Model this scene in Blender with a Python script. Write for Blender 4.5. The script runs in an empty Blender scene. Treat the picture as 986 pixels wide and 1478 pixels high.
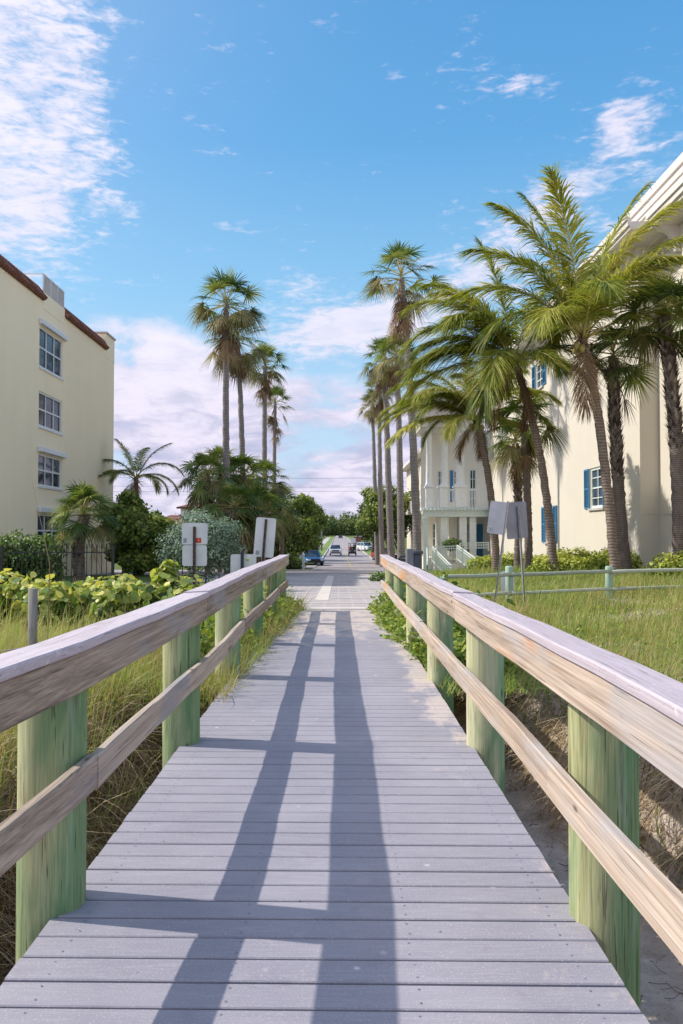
import bpy, math, random
import numpy as np
from mathutils import Vector, Matrix
R = math.radians
rng = np.random.default_rng(11)
random.seed(11)
scene = bpy.context.scene
col = scene.collection
EYE = 1.45
F = 1160.0
def lat(px, y): return (px-489.0)/F*y          # lateral metres at distance y
def alt(py, y): return EYE+(770.0-py)/F*y      # height at distance y

# ------------------------------------------------------------------ mesh builder
class MB:
    def __init__(s): s.V=[]; s.Fc=[]; s.T=[]; s.M=[]; s.S=[]; s.n=0
    def add(s, V, Fa, tint=0.5, mi=0, smooth=False):
        V=np.asarray(V,float).reshape(-1,3); Fa=np.asarray(Fa,int)
        s.V.append(V); s.Fc.append(Fa+s.n)
        t=np.broadcast_to(np.asarray(tint,float),(len(V),)) if np.ndim(tint)<=1 else tint
        s.T.append(np.array(t)); s.M.append(np.full(len(Fa),mi)); s.S.append(np.full(len(Fa),smooth)); s.n+=len(V)
        return s
    def box(s, x0,x1,y0,y1,z0,z1, tint=.5, mi=0):
        V=[(x,y,z) for x in (x0,x1) for y in (y0,y1) for z in (z0,z1)]
        return s.add(V,[(0,1,3,2),(4,6,7,5),(0,4,5,1),(2,3,7,6),(0,2,6,4),(1,5,7,3)],tint,mi)
    def obox(s, c, size, M, tint=.5, mi=0):
        h=np.array(size)/2; V=np.array([(x,y,z) for x in (-1,1) for y in (-1,1) for z in (-1,1)])*h
        V=V@np.array(M.to_3x3()).T+np.array(c)
        return s.add(V,[(0,1,3,2),(4,6,7,5),(0,4,5,1),(2,3,7,6),(0,2,6,4),(1,5,7,3)],tint,mi)
    def bar(s, a, b, w, h=None, tint=.5, mi=0):
        h=h or w; a=Vector(a); b=Vector(b); d=b-a; L=d.length; q=d.to_track_quat('Y','Z').to_matrix()
        return s.obox((a+b)/2,(w,L,h),q,tint,mi)
    def tube(s, pts, rad, n=10, tint=.5, mi=0, caps=True, smooth=True, flat=1.0):
        pts=np.asarray(pts,float); m=len(pts); rad=np.broadcast_to(np.asarray(rad,float),(m,))
        t=np.gradient(pts,axis=0); t/=np.linalg.norm(t,axis=1)[:,None]+1e-9
        ref=np.array([0,0,1.]) if abs(t[:,2]).mean()<.8 else np.array([0,1.,0])
        u=np.cross(t,ref); u/=np.linalg.norm(u,axis=1)[:,None]+1e-9; v=np.cross(u,t)
        a=np.arange(n)/n*2*np.pi
        V=pts[:,None]+rad[:,None,None]*(np.cos(a)[None,:,None]*u[:,None]+flat*np.sin(a)[None,:,None]*v[:,None])
        i=np.arange(m-1)[:,None]*n; j=np.arange(n)[None]; k=(j+1)%n
        Fa=np.stack([i+j,i+k,i+n+k,i+n+j],-1).reshape(-1,4)
        if np.ndim(tint)==1: tint=np.repeat(tint,n)
        base=s.n; s.add(V.reshape(-1,3),Fa,tint,mi,smooth)
        if caps:
            for r in (0,m-1):
                idx=np.arange(n)+r*n
                if r==0: idx=idx[::-1]
                s.Fc.append((idx+base)[None]); s.M.append(np.array([mi])); s.S.append(np.array([False]))
        return s
    def lathe(s, c, prof, n=16, tint=.5, mi=0):
        pts=[(c[0],c[1],c[2]+z) for r,z in prof]; m=len(prof)
        a=np.arange(n)/n*2*np.pi
        V=np.array([[(c[0]+r*math.cos(q),c[1]+r*math.sin(q),c[2]+z) for q in a] for r,z in prof]).reshape(-1,3)
        i=np.arange(m-1)[:,None]*n; j=np.arange(n)[None]; k=(j+1)%n
        return s.add(V,np.stack([i+j,i+k,i+n+k,i+n+j],-1).reshape(-1,4),tint,mi,True)
    def build(s, name, mats, parent=None, bevel=0, label=None):
        V=np.concatenate(s.V); me=bpy.data.meshes.new(name)
        loops=np.concatenate([f.ravel() for f in s.Fc]); cnt=np.concatenate([np.full(len(f),f.shape[1]) for f in s.Fc])
        me.vertices.add(len(V)); me.vertices.foreach_set('co',V.ravel())
        me.loops.add(len(loops)); me.loops.foreach_set('vertex_index',loops.astype(np.int32))
        st=np.concatenate([[0],np.cumsum(cnt)[:-1]])
        me.polygons.add(len(cnt)); me.polygons.foreach_set('loop_start',st.astype(np.int32))
        try: me.polygons.foreach_set('loop_total',cnt.astype(np.int32))
        except Exception: pass
        if not isinstance(mats,(list,tuple)): mats=[mats]
        for m in mats: me.materials.append(m)
        me.polygons.foreach_set('material_index',np.concatenate(s.M).astype(np.int32))
        me.polygons.foreach_set('use_smooth',np.concatenate(s.S).astype(bool))
        me.update(calc_edges=True)
        at=me.attributes.new('tint','FLOAT','POINT'); at.data.foreach_set('value',np.concatenate(s.T).astype(np.float32))
        o=bpy.data.objects.new(name,me); col.objects.link(o)
        if parent: o.parent=parent
        if bevel:
            b=o.modifiers.new('bevel','BEVEL'); b.width=bevel; b.segments=2; b.limit_method='ANGLE'
        if label: o['label']=label
        return o
def nrm(a): a=np.asarray(a,float); return a/(np.linalg.norm(a,axis=-1,keepdims=True)+1e-9)
def ribbons(mb, base, d, L, W, bend, nseg=3, tint=.5, side=None, prof='blade', mi=0):
    """many thin curved strips at once"""
    base=np.asarray(base,float).reshape(-1,3); N=len(base)
    d=nrm(np.broadcast_to(d,(N,3))); L=np.broadcast_to(L,(N,)).astype(float); W=np.broadcast_to(W,(N,)).astype(float)
    bend=np.broadcast_to(bend,(N,3))
    t=np.linspace(0,1,nseg+1)
    P=base[:,None]+L[:,None,None]*(d[:,None]*t[None,:,None]+bend[:,None]*(t**2)[None,:,None])
    if side is None:
        side=np.cross(d,np.array([0.,0,1]))+rng.normal(0,.25,(N,3))
    side=nrm(np.broadcast_to(side,(N,3)))
    if prof=='blade': w=np.clip(1.02-t**1.6,.04,1)
    elif prof=='leaf': w=np.clip(np.sin(np.pi*np.clip(t*.86+.12,0,1))**.8,.05,1)
    elif prof=='fan': w=np.where(t<.38,.15+2.2*t,np.clip(1.6*(1-t),.03,1))
    else: w=np.ones_like(t)
    off=side[:,None]*(W[:,None]*w[None])[...,None]*.5
    V=np.stack([P-off,P+off],2).reshape(-1,3)
    k=(nseg+1)*2; b=(np.arange(N)*k)[:,None]; q=(np.arange(nseg)*2)[None]
    Fa=np.stack([b+q,b+q+1,b+q+3,b+q+2],-1).reshape(-1,4)
    tt=np.broadcast_to(tint,(N,)); mb.add(V,Fa,np.repeat(tt,k),mi,True)
def leaves(mb, pos, nor, size, k=6, aspect=1., tint=.5, cup=0.12, mi=0):
    pos=np.asarray(pos,float); N=len(pos); nor=nrm(nor)
    r=rng.normal(size=(N,3)); u=nrm(np.cross(nor,r)); v=np.cross(nor,u)
    size=np.broadcast_to(size,(N,)).astype(float)
    a=np.arange(k)/k*2*np.pi
    V=pos[:,None]+size[:,None,None]*.5*(np.cos(a)[None,:,None]*u[:,None]+aspect*np.sin(a)[None,:,None]*v[:,None]+cup*(np.cos(2*a)[None,:,None])*nor[:,None])
    Fa=(np.arange(N)*k)[:,None]+np.arange(k)[None]
    mb.add(V.reshape(-1,3),Fa,np.repeat(np.broadcast_to(tint,(N,)),k),mi,False)

# ------------------------------------------------------------------ materials
class NT:
    def __init__(s,nt): s.nt=nt
    def n(s,t,**kw):
        x=s.nt.nodes.new(t)
        for k,v in kw.items(): setattr(x,k,v)
        return x
    def put(s,sock,v):
        if hasattr(v,'is_output'): s.nt.links.new(v,sock)
        else: sock.default_value=v
    def m(s,op,a,b=None,c=None,clamp=False):
        x=s.n('ShaderNodeMath',operation=op,use_clamp=clamp); s.put(x.inputs[0],a)
        if b is not None: s.put(x.inputs[1],b)
        if c is not None: s.put(x.inputs[2],c)
        return x.outputs[0]
    def mix(s,f,a,b,bt='MIX'):
        x=s.n('ShaderNodeMix',data_type='RGBA',blend_type=bt); s.put(x.inputs[0],f)
        s.put(x.inputs[6],a if hasattr(a,'is_output') else (*a,1)[:4]); s.put(x.inputs[7],b if hasattr(b,'is_output') else (*b,1)[:4]); return x.outputs[2]
    def sm(s,x,a,b):
        n=s.n('ShaderNodeMapRange',interpolation_type='SMOOTHSTEP'); s.put(n.inputs[0],x); n.inputs[1].default_value=a; n.inputs[2].default_value=b; n.inputs[3].default_value=0; n.inputs[4].default_value=1; return n.outputs[0]
    def noise(s,vec,scale,detail=4,rough=.55,dist=0.):
        n=s.n('ShaderNodeTexNoise'); 
        if vec is not None: s.put(n.inputs['Vector'],vec)
        n.inputs['Scale'].default_value=scale; n.inputs['Detail'].default_value=detail; n.inputs['Roughness'].default_value=rough; n.inputs['Distortion'].default_value=dist
        return n.outputs[0]
    def scale(s,vec,sc,loc=(0,0,0)):
        n=s.n('ShaderNodeMapping'); s.put(n.inputs['Vector'],vec); n.inputs['Scale'].default_value=sc; n.inputs['Location'].default_value=loc; return n.outputs[0]
    def ramp(s,f,stops):
        n=s.n('ShaderNodeValToRGB'); s.put(n.inputs[0],f); e=n.color_ramp.elements
        while len(e)<len(stops): e.new(.5)
        for i,(p,c) in enumerate(stops): e[i].position=p; e[i].color=(*c,1)
        return n.outputs[0]
def newmat(name):
    m=bpy.data.materials.new(name); m.use_nodes=True; nt=m.node_tree; b=nt.nodes['Principled BSDF']; return m,NT(nt),b
def objco(h): return h.n('ShaderNodeTexCoord').outputs['Object']
def geopos(h): return h.n('ShaderNodeNewGeometry').outputs['Position']
def attr(h,name='tint'):
    a=h.n('ShaderNodeAttribute'); a.attribute_name=name; return a.outputs['Fac']
def bump(h,b,height,strength=.3,dist=.02):
    n=h.n('ShaderNodeBump'); n.inputs['Strength'].default_value=strength; n.inputs['Distance'].default_value=dist; h.put(n.inputs['Height'],height); h.nt.links.new(n.outputs[0],b.inputs['Normal'])
def simple(name,c,rough=.6,metal=0.,var=.12,scale=6.,spec=.5,bmp=0.):
    m,h,b=newmat(name); p=geopos(h); f=h.noise(p,scale,5)
    c2=tuple(max(0,x*(1-var*2)) for x in c)
    h.put(b.inputs['Base Color'],h.mix(h.sm(f,.3,.7),c2,c)); b.inputs['Roughness'].default_value=rough; b.inputs['Metallic'].default_value=metal
    b.inputs['Specular IOR Level'].default_value=spec
    if bmp: bump(h,b,h.noise(p,scale*12,4),bmp,.01)
    return m
def foliage(name,stops,rough=.5,trans=.35,spec=.35):
    m,h,b=newmat(name); t=attr(h); p=geopos(h)
    f=h.m('ADD',t,h.m('MULTIPLY',h.m('SUBTRACT',h.noise(p,1.3,3),.5),.35))
    c=h.ramp(f,stops); h.put(b.inputs['Base Color'],c); b.inputs['Roughness'].default_value=rough; b.inputs['Specular IOR Level'].default_value=spec
    tr=h.n('ShaderNodeBsdfTranslucent'); h.put(tr.inputs[0],h.mix(1.,c,(1.0,1.0,.45),'MULTIPLY'))
    mx=h.n('ShaderNodeMixShader'); mx.inputs[0].default_value=trans
    h.nt.links.new(b.outputs[0],mx.inputs[1]); h.nt.links.new(tr.outputs[0],mx.inputs[2])
    h.nt.links.new(mx.outputs[0],h.nt.nodes['Material Output'].inputs[0]); return m
def wood(name,axis,cols,knots=True,rough=.8,patch=None,bs=.35):
    """grain runs along axis"""
    m,h,b=newmat(name); p=geopos(h); sc={'y':(75,1.1,75),'z':(60,60,2.0),'x':(1.1,75,75)}[axis]
    g=h.noise(h.scale(p,sc),1.,6,.6,.6); g2=h.noise(h.scale(p,tuple(v*.25 for v in sc)),1.,4,.6,1.2)
    f=h.m('ADD',h.m('MULTIPLY',g,.55),h.m('MULTIPLY',g2,.45)); f=h.m('ADD',f,h.m('MULTIPLY',h.m('SUBTRACT',attr(h),.5),.25))
    c=h.ramp(f,cols)
    if patch:
        for pc,scl,lo,hi,off in patch:
            c=h.mix(h.m('MULTIPLY',h.sm(h.noise(h.scale(p,tuple(x*scl for x in ((1,.25,1) if axis=='y' else (1,1,.3))),(off,off,off)),1.,4,.6,.5),lo,hi),.85),c,pc)
    if knots:
        v=h.n('ShaderNodeTexVoronoi'); h.put(v.inputs['Vector'],h.scale(p,(6,2.2,6) if axis=='y' else (6,6,2))); v.inputs['Scale'].default_value=1.
        k=h.sm(v.outputs['Distance'],.10,.04); c=h.mix(h.m('MULTIPLY',k,.75),c,(.07,.045,.03))
    crack=h.sm(h.noise(h.scale(p,tuple(v*1.7 for v in sc),(3,1,7)),1.,3,.5,.3),.36,.30)
    c=h.mix(h.m('MULTIPLY',crack,.62),c,(.06,.05,.04))
    st=h.sm(h.noise(h.scale(p,tuple(v*2.2 for v in sc),(9,4,2)),1.,2,.5,.0),.35,.65); c=h.mix(.22,c,h.mix(1.,c,h.mix(st,(.45,.42,.40),(1.35,1.33,1.3)),'MULTIPLY'))
    if name=='cap_board_weathered': c=h.mix(h.m('MULTIPLY',h.m('MULTIPLY',h.sm(h.noise(p,38.,3,.6),.60,.68),h.sm(h.noise(p,3.,3),.45,.65)),.7),c,(.80,.76,.76)); c=h.mix(h.m('MULTIPLY',h.sm(h.noise(p,120.,2),.6,.7),.4),c,(.25,.21,.22))
    h.put(b.inputs['Base Color'],c); b.inputs['Roughness'].default_value=rough; b.inputs['Specular IOR Level'].default_value=.25
    bump(h,b,h.m('SUBTRACT',f,h.m('MULTIPLY',crack,.5)),bs,.008); return m

M={}
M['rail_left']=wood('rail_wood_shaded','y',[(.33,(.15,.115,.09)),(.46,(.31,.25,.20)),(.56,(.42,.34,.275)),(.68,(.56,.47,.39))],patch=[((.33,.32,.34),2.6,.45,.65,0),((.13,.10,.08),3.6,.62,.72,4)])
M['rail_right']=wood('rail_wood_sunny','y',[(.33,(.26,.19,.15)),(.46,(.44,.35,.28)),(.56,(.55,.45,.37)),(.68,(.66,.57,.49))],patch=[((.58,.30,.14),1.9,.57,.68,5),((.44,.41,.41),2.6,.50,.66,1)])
M['cap']=wood('cap_board_weathered','y',[(.3,(.42,.37,.42)),(.5,(.50,.44,.49)),(.7,(.56,.50,.54))],patch=[((.42,.35,.37),5.,.58,.8,9)],bs=.25)
M['post']=wood('treated_post_green','z',[(.33,(.17,.16,.09)),(.44,(.38,.39,.20)),(.56,(.46,.47,.27)),(.70,(.58,.57,.38))],patch=[((.25,.34,.18),3.2,.46,.60,0),((.30,.17,.10),4.,.62,.72,8),((.55,.50,.40),5.,.58,.70,3)],bs=.8)
def side_shade(m,dark,tan=.5):
    # shade painted into the colour: faces turned from the sun go darker teal
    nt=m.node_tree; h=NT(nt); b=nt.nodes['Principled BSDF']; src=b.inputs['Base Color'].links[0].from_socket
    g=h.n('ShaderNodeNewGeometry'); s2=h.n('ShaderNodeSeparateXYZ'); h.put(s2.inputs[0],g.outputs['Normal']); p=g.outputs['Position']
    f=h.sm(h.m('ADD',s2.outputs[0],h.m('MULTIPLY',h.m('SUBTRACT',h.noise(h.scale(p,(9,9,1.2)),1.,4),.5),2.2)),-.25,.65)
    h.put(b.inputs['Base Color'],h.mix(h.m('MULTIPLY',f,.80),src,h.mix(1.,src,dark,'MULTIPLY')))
side_shade(M['post'],(.36,.66,.58))
M['grey_post']=wood('weathered_stake','z',[(.3,(.12,.11,.10)),(.5,(.27,.25,.23)),(.7,(.40,.38,.35))])
M['green_rail']=wood('treated_rail_teal','x',[(.3,(.22,.27,.21)),(.5,(.38,.44,.36)),(.7,(.52,.53,.45))],knots=False)
M['green_fencepost']=wood('treated_fencepost_teal','z',[(.3,(.14,.26,.20)),(.5,(.27,.42,.34)),(.7,(.42,.50,.42))],knots=False)

# deck boards
m,h,b=newmat('composite_deck'); p=geopos(h)
t=attr(h); off=h.n('ShaderNodeCombineXYZ'); h.put(off.inputs[0],h.m('MULTIPLY',t,37.)); h.put(off.inputs[2],h.m('MULTIPLY',t,91.))
va=h.n('ShaderNodeVectorMath',operation='ADD'); h.put(va.inputs[0],p); h.nt.links.new(off.outputs[0],va.inputs[1]); q=va.outputs[0]
w=h.n('ShaderNodeTexWave',wave_type='RINGS',rings_direction='Y'); h.put(w.inputs['Vector'],h.scale(q,(.9,14,.9))); w.inputs['Scale'].default_value=1.6; w.inputs['Distortion'].default_value=5.; w.inputs['Detail'].default_value=2
grain=h.m('MULTIPLY',w.outputs[1],h.sm(h.noise(h.scale(q,(.8,3,1)),1.,3),.45,.7))
fine=h.noise(h.scale(q,(6,90,6)),1.,4,.6)
c=h.mix(h.sm(h.noise(p,1.1,5,.6),.35,.7),(.282,.270,.318),(.350,.334,.382))
c=h.mix(h.m('MULTIPLY',h.m('SUBTRACT',t,.5),.55),c,(.20,.19,.24)) if False else h.mix(h.m('MULTIPLY',t,.28),c,(.25,.235,.29))
c=h.mix(h.m('MULTIPLY',h.sm(fine,.45,.7),.25),c,(.46,.44,.48))
c=h.mix(h.m('MULTIPLY',h.sm(h.noise(p,2.3,5,.65),.60,.75),.45),c,(.45,.41,.42))
c=h.mix(h.m('MULTIPLY',h.sm(h.noise(p,5.,4,.6,1.),.58,.72),.4),c,(.24,.22,.27))
sx=h.n('ShaderNodeSeparateXYZ'); h.put(sx.inputs[0],p)
# sand blown on to the right hand edge and the far end
edge=h.m('MULTIPLY',h.sm(sx.outputs[0],.35,.95),h.m('MULTIPLY',h.sm(sx.outputs[1],4.3,6.5),1.))
edge=h.m('MAXIMUM',edge,h.m('MULTIPLY',h.sm(sx.outputs[1],7.5,14.),.95)); edge=h.m('MAXIMUM',edge,h.m('MULTIPLY',h.sm(sx.outputs[0],-.1,.8),.38))
sand=h.sm(h.m('ADD',h.noise(h.scale(p,(1.3,.8,1)),2.2,8,.68,.3),h.m('MULTIPLY',edge,.33)),.68,.82)
speck=h.sm(h.noise(p,160.,2),.60,.66)
c=h.mix(h.m('MULTIPLY',speck,.45),c,(.62,.57,.55))
v=h.n('ShaderNodeTexVoronoi'); h.put(v.inputs['Vector'],p); v.inputs['Scale'].default_value=5.5
sp=h.m('MULTIPLY',h.sm(v.outputs['Distance'],.10,.04),h.sm(h.noise(p,1.7,2),.5,.62)); c=h.mix(h.m('MULTIPLY',sp,.75),c,(.72,.70,.72))
v2=h.n('ShaderNodeTexVoronoi'); h.put(v2.inputs['Vector'],h.scale(p,(1,1,1),(7,3,0))); v2.inputs['Scale'].default_value=9.
sp2=h.m('MULTIPLY',h.sm(v2.outputs['Distance'],.075,.035),h.sm(h.noise(p,2.9,2),.52,.6)); c=h.mix(h.m('MULTIPLY',sp2,.7),c,(.07,.055,.05))
c=h.mix(h.m('MULTIPLY',sand,.75),c,(.62,.52,.46))
h.put(b.inputs['Base Color'],c); b.inputs['Roughness'].default_value=.62; b.inputs['Specular IOR Level'].default_value=.3
bump(h,b,h.m('ADD',h.m('MULTIPLY',grain,1.),h.m('ADD',h.m('MULTIPLY',fine,.5),h.m('MULTIPLY',sand,1.2))),.4,.004)
M['deck']=m
# sandy terrain
m,h,b=newmat('dune_sand'); p=geopos(h); sx=h.n('ShaderNodeSeparateXYZ'); h.put(sx.inputs[0],p)
c=h.mix(h.sm(h.noise(p,3.,6,.6),.35,.7),(.40,.33,.28),(.60,.51,.45))
c=h.mix(h.m('MULTIPLY',h.sm(h.noise(p,45.,4,.7),.60,.68),.75),c,(.07,.05,.04))
root=h.m('MULTIPLY',h.sm(h.noise(h.scale(p,(30,30,3)),1.,4,.6,2.),.57,.66),h.sm(sx.outputs[2],-.9,-.3)); c=h.mix(root,c,(.10,.065,.04))
green=h.m('MULTIPLY',h.sm(h.m('ADD',h.noise(p,.9,5,.6),h.m('MULTIPLY',h.sm(sx.outputs[1],12.,24.),.35)),.62,.75),h.sm(sx.outputs[2],-.45,-.15))
green=h.m('MAXIMUM',green,h.sm(sx.outputs[1],26.,34.))
c=h.mix(green,c,h.mix(h.sm(h.noise(p,6.,5),.35,.65),(.06,.09,.025),(.15,.19,.05)))
h.put(b.inputs['Base Color'],c); b.inputs['Roughness'].default_value=.95; b.inputs['Specular IOR Level'].default_value=.1
bump(h,b,h.m('ADD',h.noise(p,9.,6,.65),h.m('MULTIPLY',h.noise(p,60.,3),.3)),.8,.05); M['sand']=m
# pavers
m,h,b=newmat('brick_pavers'); p=geopos(h)
br=h.n('ShaderNodeTexBrick'); h.put(br.inputs['Vector'],h.scale(p,(1,1,1))); br.inputs['Scale'].default_value=1.; br.inputs['Brick Width'].default_value=.6; br.inputs['Row Height'].default_value=.3; br.inputs['Mortar Size'].default_value=.025
br.inputs['Color1'].default_value=(.40,.36,.37,1); br.inputs['Color2'].default_value=(.30,.28,.31,1); br.inputs['Mortar'].default_value=(.50,.46,.44,1)
c=h.mix(h.m('MULTIPLY',h.sm(h.noise(p,.35,5,.6),.4,.7),.6),br.outputs[0],(.48,.43,.42)); c=h.mix(h.m('MULTIPLY',h.sm(h.noise(p,2.2,5,.6),.6,.72),.5),c,(.60,.53,.47))
h.put(b.inputs['Base Color'],c); b.inputs['Roughness'].default_value=.85; bump(h,b,br.outputs[1],-.2,.01); M['pavers']=m
M['asphalt']=simple('pale_asphalt',(.36,.32,.33),.9,var=.12,scale=.8,bmp=.3)
M['stripe']=simple('road_paint_white',(.68,.61,.56),.7,var=.08,scale=2.)
M['yellow_line']=simple('road_paint_yellow',(.50,.38,.22),.7)
M['concrete']=simple('concrete_pale',(.52,.48,.46),.85,var=.1,scale=1.5,bmp=.2)
M['lawn']=simple('lawn_turf',(.20,.30,.06),.95,var=.25,scale=2.,bmp=.8)
def stucco(name,c,stain):
    m,h,b=newmat(name); p=geopos(h)
    st=h.sm(h.noise(h.scale(p,(.9,.9,.16)),1.,6,.65,.8),.42,.80); c1=h.mix(h.m('MULTIPLY',st,.35),c,stain)
    c1=h.mix(h.m('MULTIPLY',h.sm(h.noise(p,.25,4),.35,.7),.3),c1,tuple(x*.86 for x in c))
    h.put(b.inputs['Base Color'],c1); b.inputs['Roughness'].default_value=.9; b.inputs['Specular IOR Level'].default_value=.15
    bump(h,b,h.noise(p,28.,5,.6),.5,.015); return m
M['cream_stucco']=stucco('stucco_yellow_cream',(.96,.83,.61),(.84,.71,.51))
M['ivory_stucco']=stucco('stucco_ivory',(.65,.60,.52),(.58,.545,.49))
M['porch_stucco']=stucco('stucco_porch_white',(.84,.79,.70),(.74,.70,.62))
M['cornice']=simple('painted_cornice',(.72,.67,.63),.6,var=.05,scale=1.)
M['white_paint']=simple('white_paint',(.86,.86,.85),.5,var=.05)
M['pale_green_paint']=simple('pale_green_white_paint',(.68,.75,.72),.5,var=.05)
M['window_frame']=simple('window_frame_white',(.72,.74,.78),.4,var=.04)
M['blue_shutter']=simple('blue_shutter_paint',(.045,.21,.40),.5,var=.1)
m,h,b=newmat('window_glass'); p=geopos(h); h.put(b.inputs['Base Color'],h.mix(h.sm(h.noise(p,.8,3),.4,.6),(.015,.025,.04),(.05,.08,.12))); b.inputs['Roughness'].default_value=.06; b.inputs['Specular IOR Level'].default_value=.4; M['glass']=m
# tiles
m,h,b=newmat('clay_roof_tiles'); p=geopos(h)
w=h.n('ShaderNodeTexWave',bands_direction='Y',wave_profile='SIN'); h.put(w.inputs['Vector'],p); w.inputs['Scale'].default_value=1.3
w2=h.n('ShaderNodeTexWave',bands_direction='Z',wave_profile='SAW'); h.put(w2.inputs['Vector'],p); w2.inputs['Scale'].default_value=1.1
c=h.mix(h.m('MULTIPLY',w.outputs[1],w2.outputs[1]),(.10,.035,.025),(.42,.17,.11)); c=h.mix(h.m('MULTIPLY',h.sm(h.noise(p,3.,4),.5,.7),.5),c,(.28,.13,.11))
h.put(b.inputs['Base Color'],c); b.inputs['Roughness'].default_value=.8; bump(h,b,w.outputs[1],.6,.05); M['tiles']=m
M['iron']=simple('black_iron',(.018,.018,.02),.45,var=.2,scale=9.)
M['sign_white']=simple('sign_back_white',(.70,.71,.74),.4,var=.07,scale=3.)
M['sign_grey']=simple('sign_back_grey',(.36,.37,.43),.4,metal=.3,var=.08,scale=4.)
M['sign_slate']=simple('sign_back_slate',(.25,.26,.33),.4,metal=.3,var=.1,scale=4.)
M['galv']=simple('galvanised_steel',(.52,.53,.55),.35,metal=.6,var=.12,scale=14.)
M['rusty']=simple('rusty_steel',(.18,.13,.11),.7,metal=.3,var=.3,scale=18.)
M['red']=simple('sticker_red',(.62,.05,.03),.5,var=.03); M['yellow']=simple('sticker_yellow',(.8,.55,.05),.5,var=.02)
M['sticker']=simple('sticker_grey',(.42,.45,.50),.5,var=.02); M['ink']=simple('sticker_ink',(.10,.12,.17),.5,var=.02)
M['dark_box']=simple('dark_grey_metal',(.06,.07,.10),.45,var=.1); M['mid_grey']=simple('mid_grey_metal',(.19,.20,.24),.5,var=.1)
M['rubber']=simple('tyre_rubber',(.02,.02,.02),.8); M['rim']=simple('wheel_rim',(.45,.45,.47),.3,metal=.8)
def carpaint(n,c):
    m,h,b=newmat(n); p=geopos(h); h.put(b.inputs['Base Color'],h.mix(h.noise(p,3.,2),c,tuple(x*.93 for x in c))); b.inputs['Roughness'].default_value=.25; b.inputs['Coat Weight'].default_value=.7; b.inputs['Coat Roughness'].default_value=.05; return m
M['paint_white']=carpaint('car_paint_white',(.72,.73,.76)); M['paint_blue']=carpaint('car_paint_blue',(.03,.13,.33)); M['paint_black']=carpaint('car_paint_black',(.015,.015,.018)); M['paint_red']=carpaint('car_paint_red',(.42,.02,.02)); M['paint_maroon']=carpaint('cart_paint_maroon',(.22,.06,.05))
M['lamp']=simple('headlamp_lens',(.75,.78,.82),.1); M['tail']=simple('tail_lamp_red',(.5,.01,.01),.2)
M['skin']=simple('skin',(.45,.28,.20),.6); M['shirt_dark']=simple('shirt_black',(.02,.02,.025),.8); M['shirt_pink']=simple('shirt_red',(.50,.09,.10),.8); M['hair']=simple('hair_brown',(.05,.03,.02),.7)
M['rope']=simple('rope_pale',(.55,.53,.50),.8)
# bark
def bark(name,c0,c1,rings,rs=.7):
    m,h,b=newmat(name); p=geopos(h)
    w=h.n('ShaderNodeTexWave',bands_direction='Z'); h.put(w.inputs['Vector'],p); w.inputs['Scale'].default_value=rings; w.inputs['Distortion'].default_value=3.; w.inputs['Detail'].default_value=3; w.inputs['Detail Scale'].default_value=2.
    f=h.m('ADD',h.m('MULTIPLY',w.outputs[1],rs),h.m('MULTIPLY',h.noise(h.scale(p,(4,4,1.5)),2.5,5,.65),.6)); c=h.ramp(f,[(.15,c0),(.5,tuple((x+y)/2 for x,y in zip(c0,c1))),(.95,c1)])
    h.put(b.inputs['Base Color'],c); b.inputs['Roughness'].default_value=.95; b.inputs['Specular IOR Level'].default_value=.1; bump(h,b,f,.8,.04); return m
M['bark_grey']=bark('palm_bark_grey',(.15,.13,.125),(.42,.375,.36),1.7,.14)
M['bark_brown']=bark('palm_bark_brown',(.10,.07,.055),(.40,.32,.28),3.4,.30)
M['bark_dark']=bark('palm_bark_dark',(.08,.06,.055),(.36,.29,.26),5.,.25)
M['bark_tree']=bark('tree_bark',(.07,.055,.045),(.25,.20,.16),.6,.2)
# foliage
M['coco']=foliage('coconut_leaflets',[(.05,(.34,.23,.11)),(.20,(.05,.08,.015)),(.42,(.13,.20,.03)),(.66,(.36,.40,.06)),(.92,(.62,.56,.17))],.5,.42,.25)
M['coco_stem']=foliage('coconut_rachis',[(0,(.22,.22,.06)),(1,(.50,.42,.16))],.5,.0)
M['fan_green']=foliage('fan_palm_green',[(.05,(.025,.045,.015)),(.4,(.07,.125,.03)),(.7,(.17,.24,.06)),(.95,(.40,.42,.15))],.5,.35,.3)
M['fan_olive']=foliage('fan_palm_olive',[(.05,(.04,.035,.02)),(.35,(.16,.16,.06)),(.65,(.32,.28,.13)),(.95,(.52,.44,.25))],.55,.3,.3)
M['fan_dead']=foliage('fan_palm_dead',[(.05,(.09,.055,.035)),(.5,(.28,.18,.11)),(.95,(.48,.35,.22))],.85,.2,.1)
M['boots']=foliage('palm_boots',[(.05,(.05,.035,.03)),(.5,(.17,.135,.115)),(.95,(.34,.28,.24))],.95,.0,.1)
M['seagrape']=foliage('sea_grape_leaf',[(.05,(.05,.09,.02)),(.35,(.18,.28,.06)),(.65,(.46,.53,.14)),(.95,(.74,.68,.20))],.42,.4,.4)
M['hedge']=foliage('hedge_leaf',[(.05,(.02,.045,.014)),(.5,(.09,.17,.035)),(.95,(.27,.38,.09))],.45,.25)
M['silver']=foliage('silver_leaf',[(.05,(.05,.085,.06)),(.5,(.15,.225,.165)),(.95,(.32,.42,.32))],.6,.2)
M['tree']=foliage('broad_leaf',[(.05,(.02,.035,.012)),(.5,(.085,.13,.03)),(.95,(.27,.32,.08))],.5,.3)
M['tree_bright']=foliage('broad_leaf_bright',[(.05,(.035,.055,.015)),(.5,(.16,.23,.04)),(.95,(.42,.45,.12))],.5,.35)
M['shrub']=foliage('yellow_green_shrub',[(.05,(.05,.08,.015)),(.5,(.27,.35,.05)),(.95,(.62,.64,.14))],.5,.35)
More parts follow.
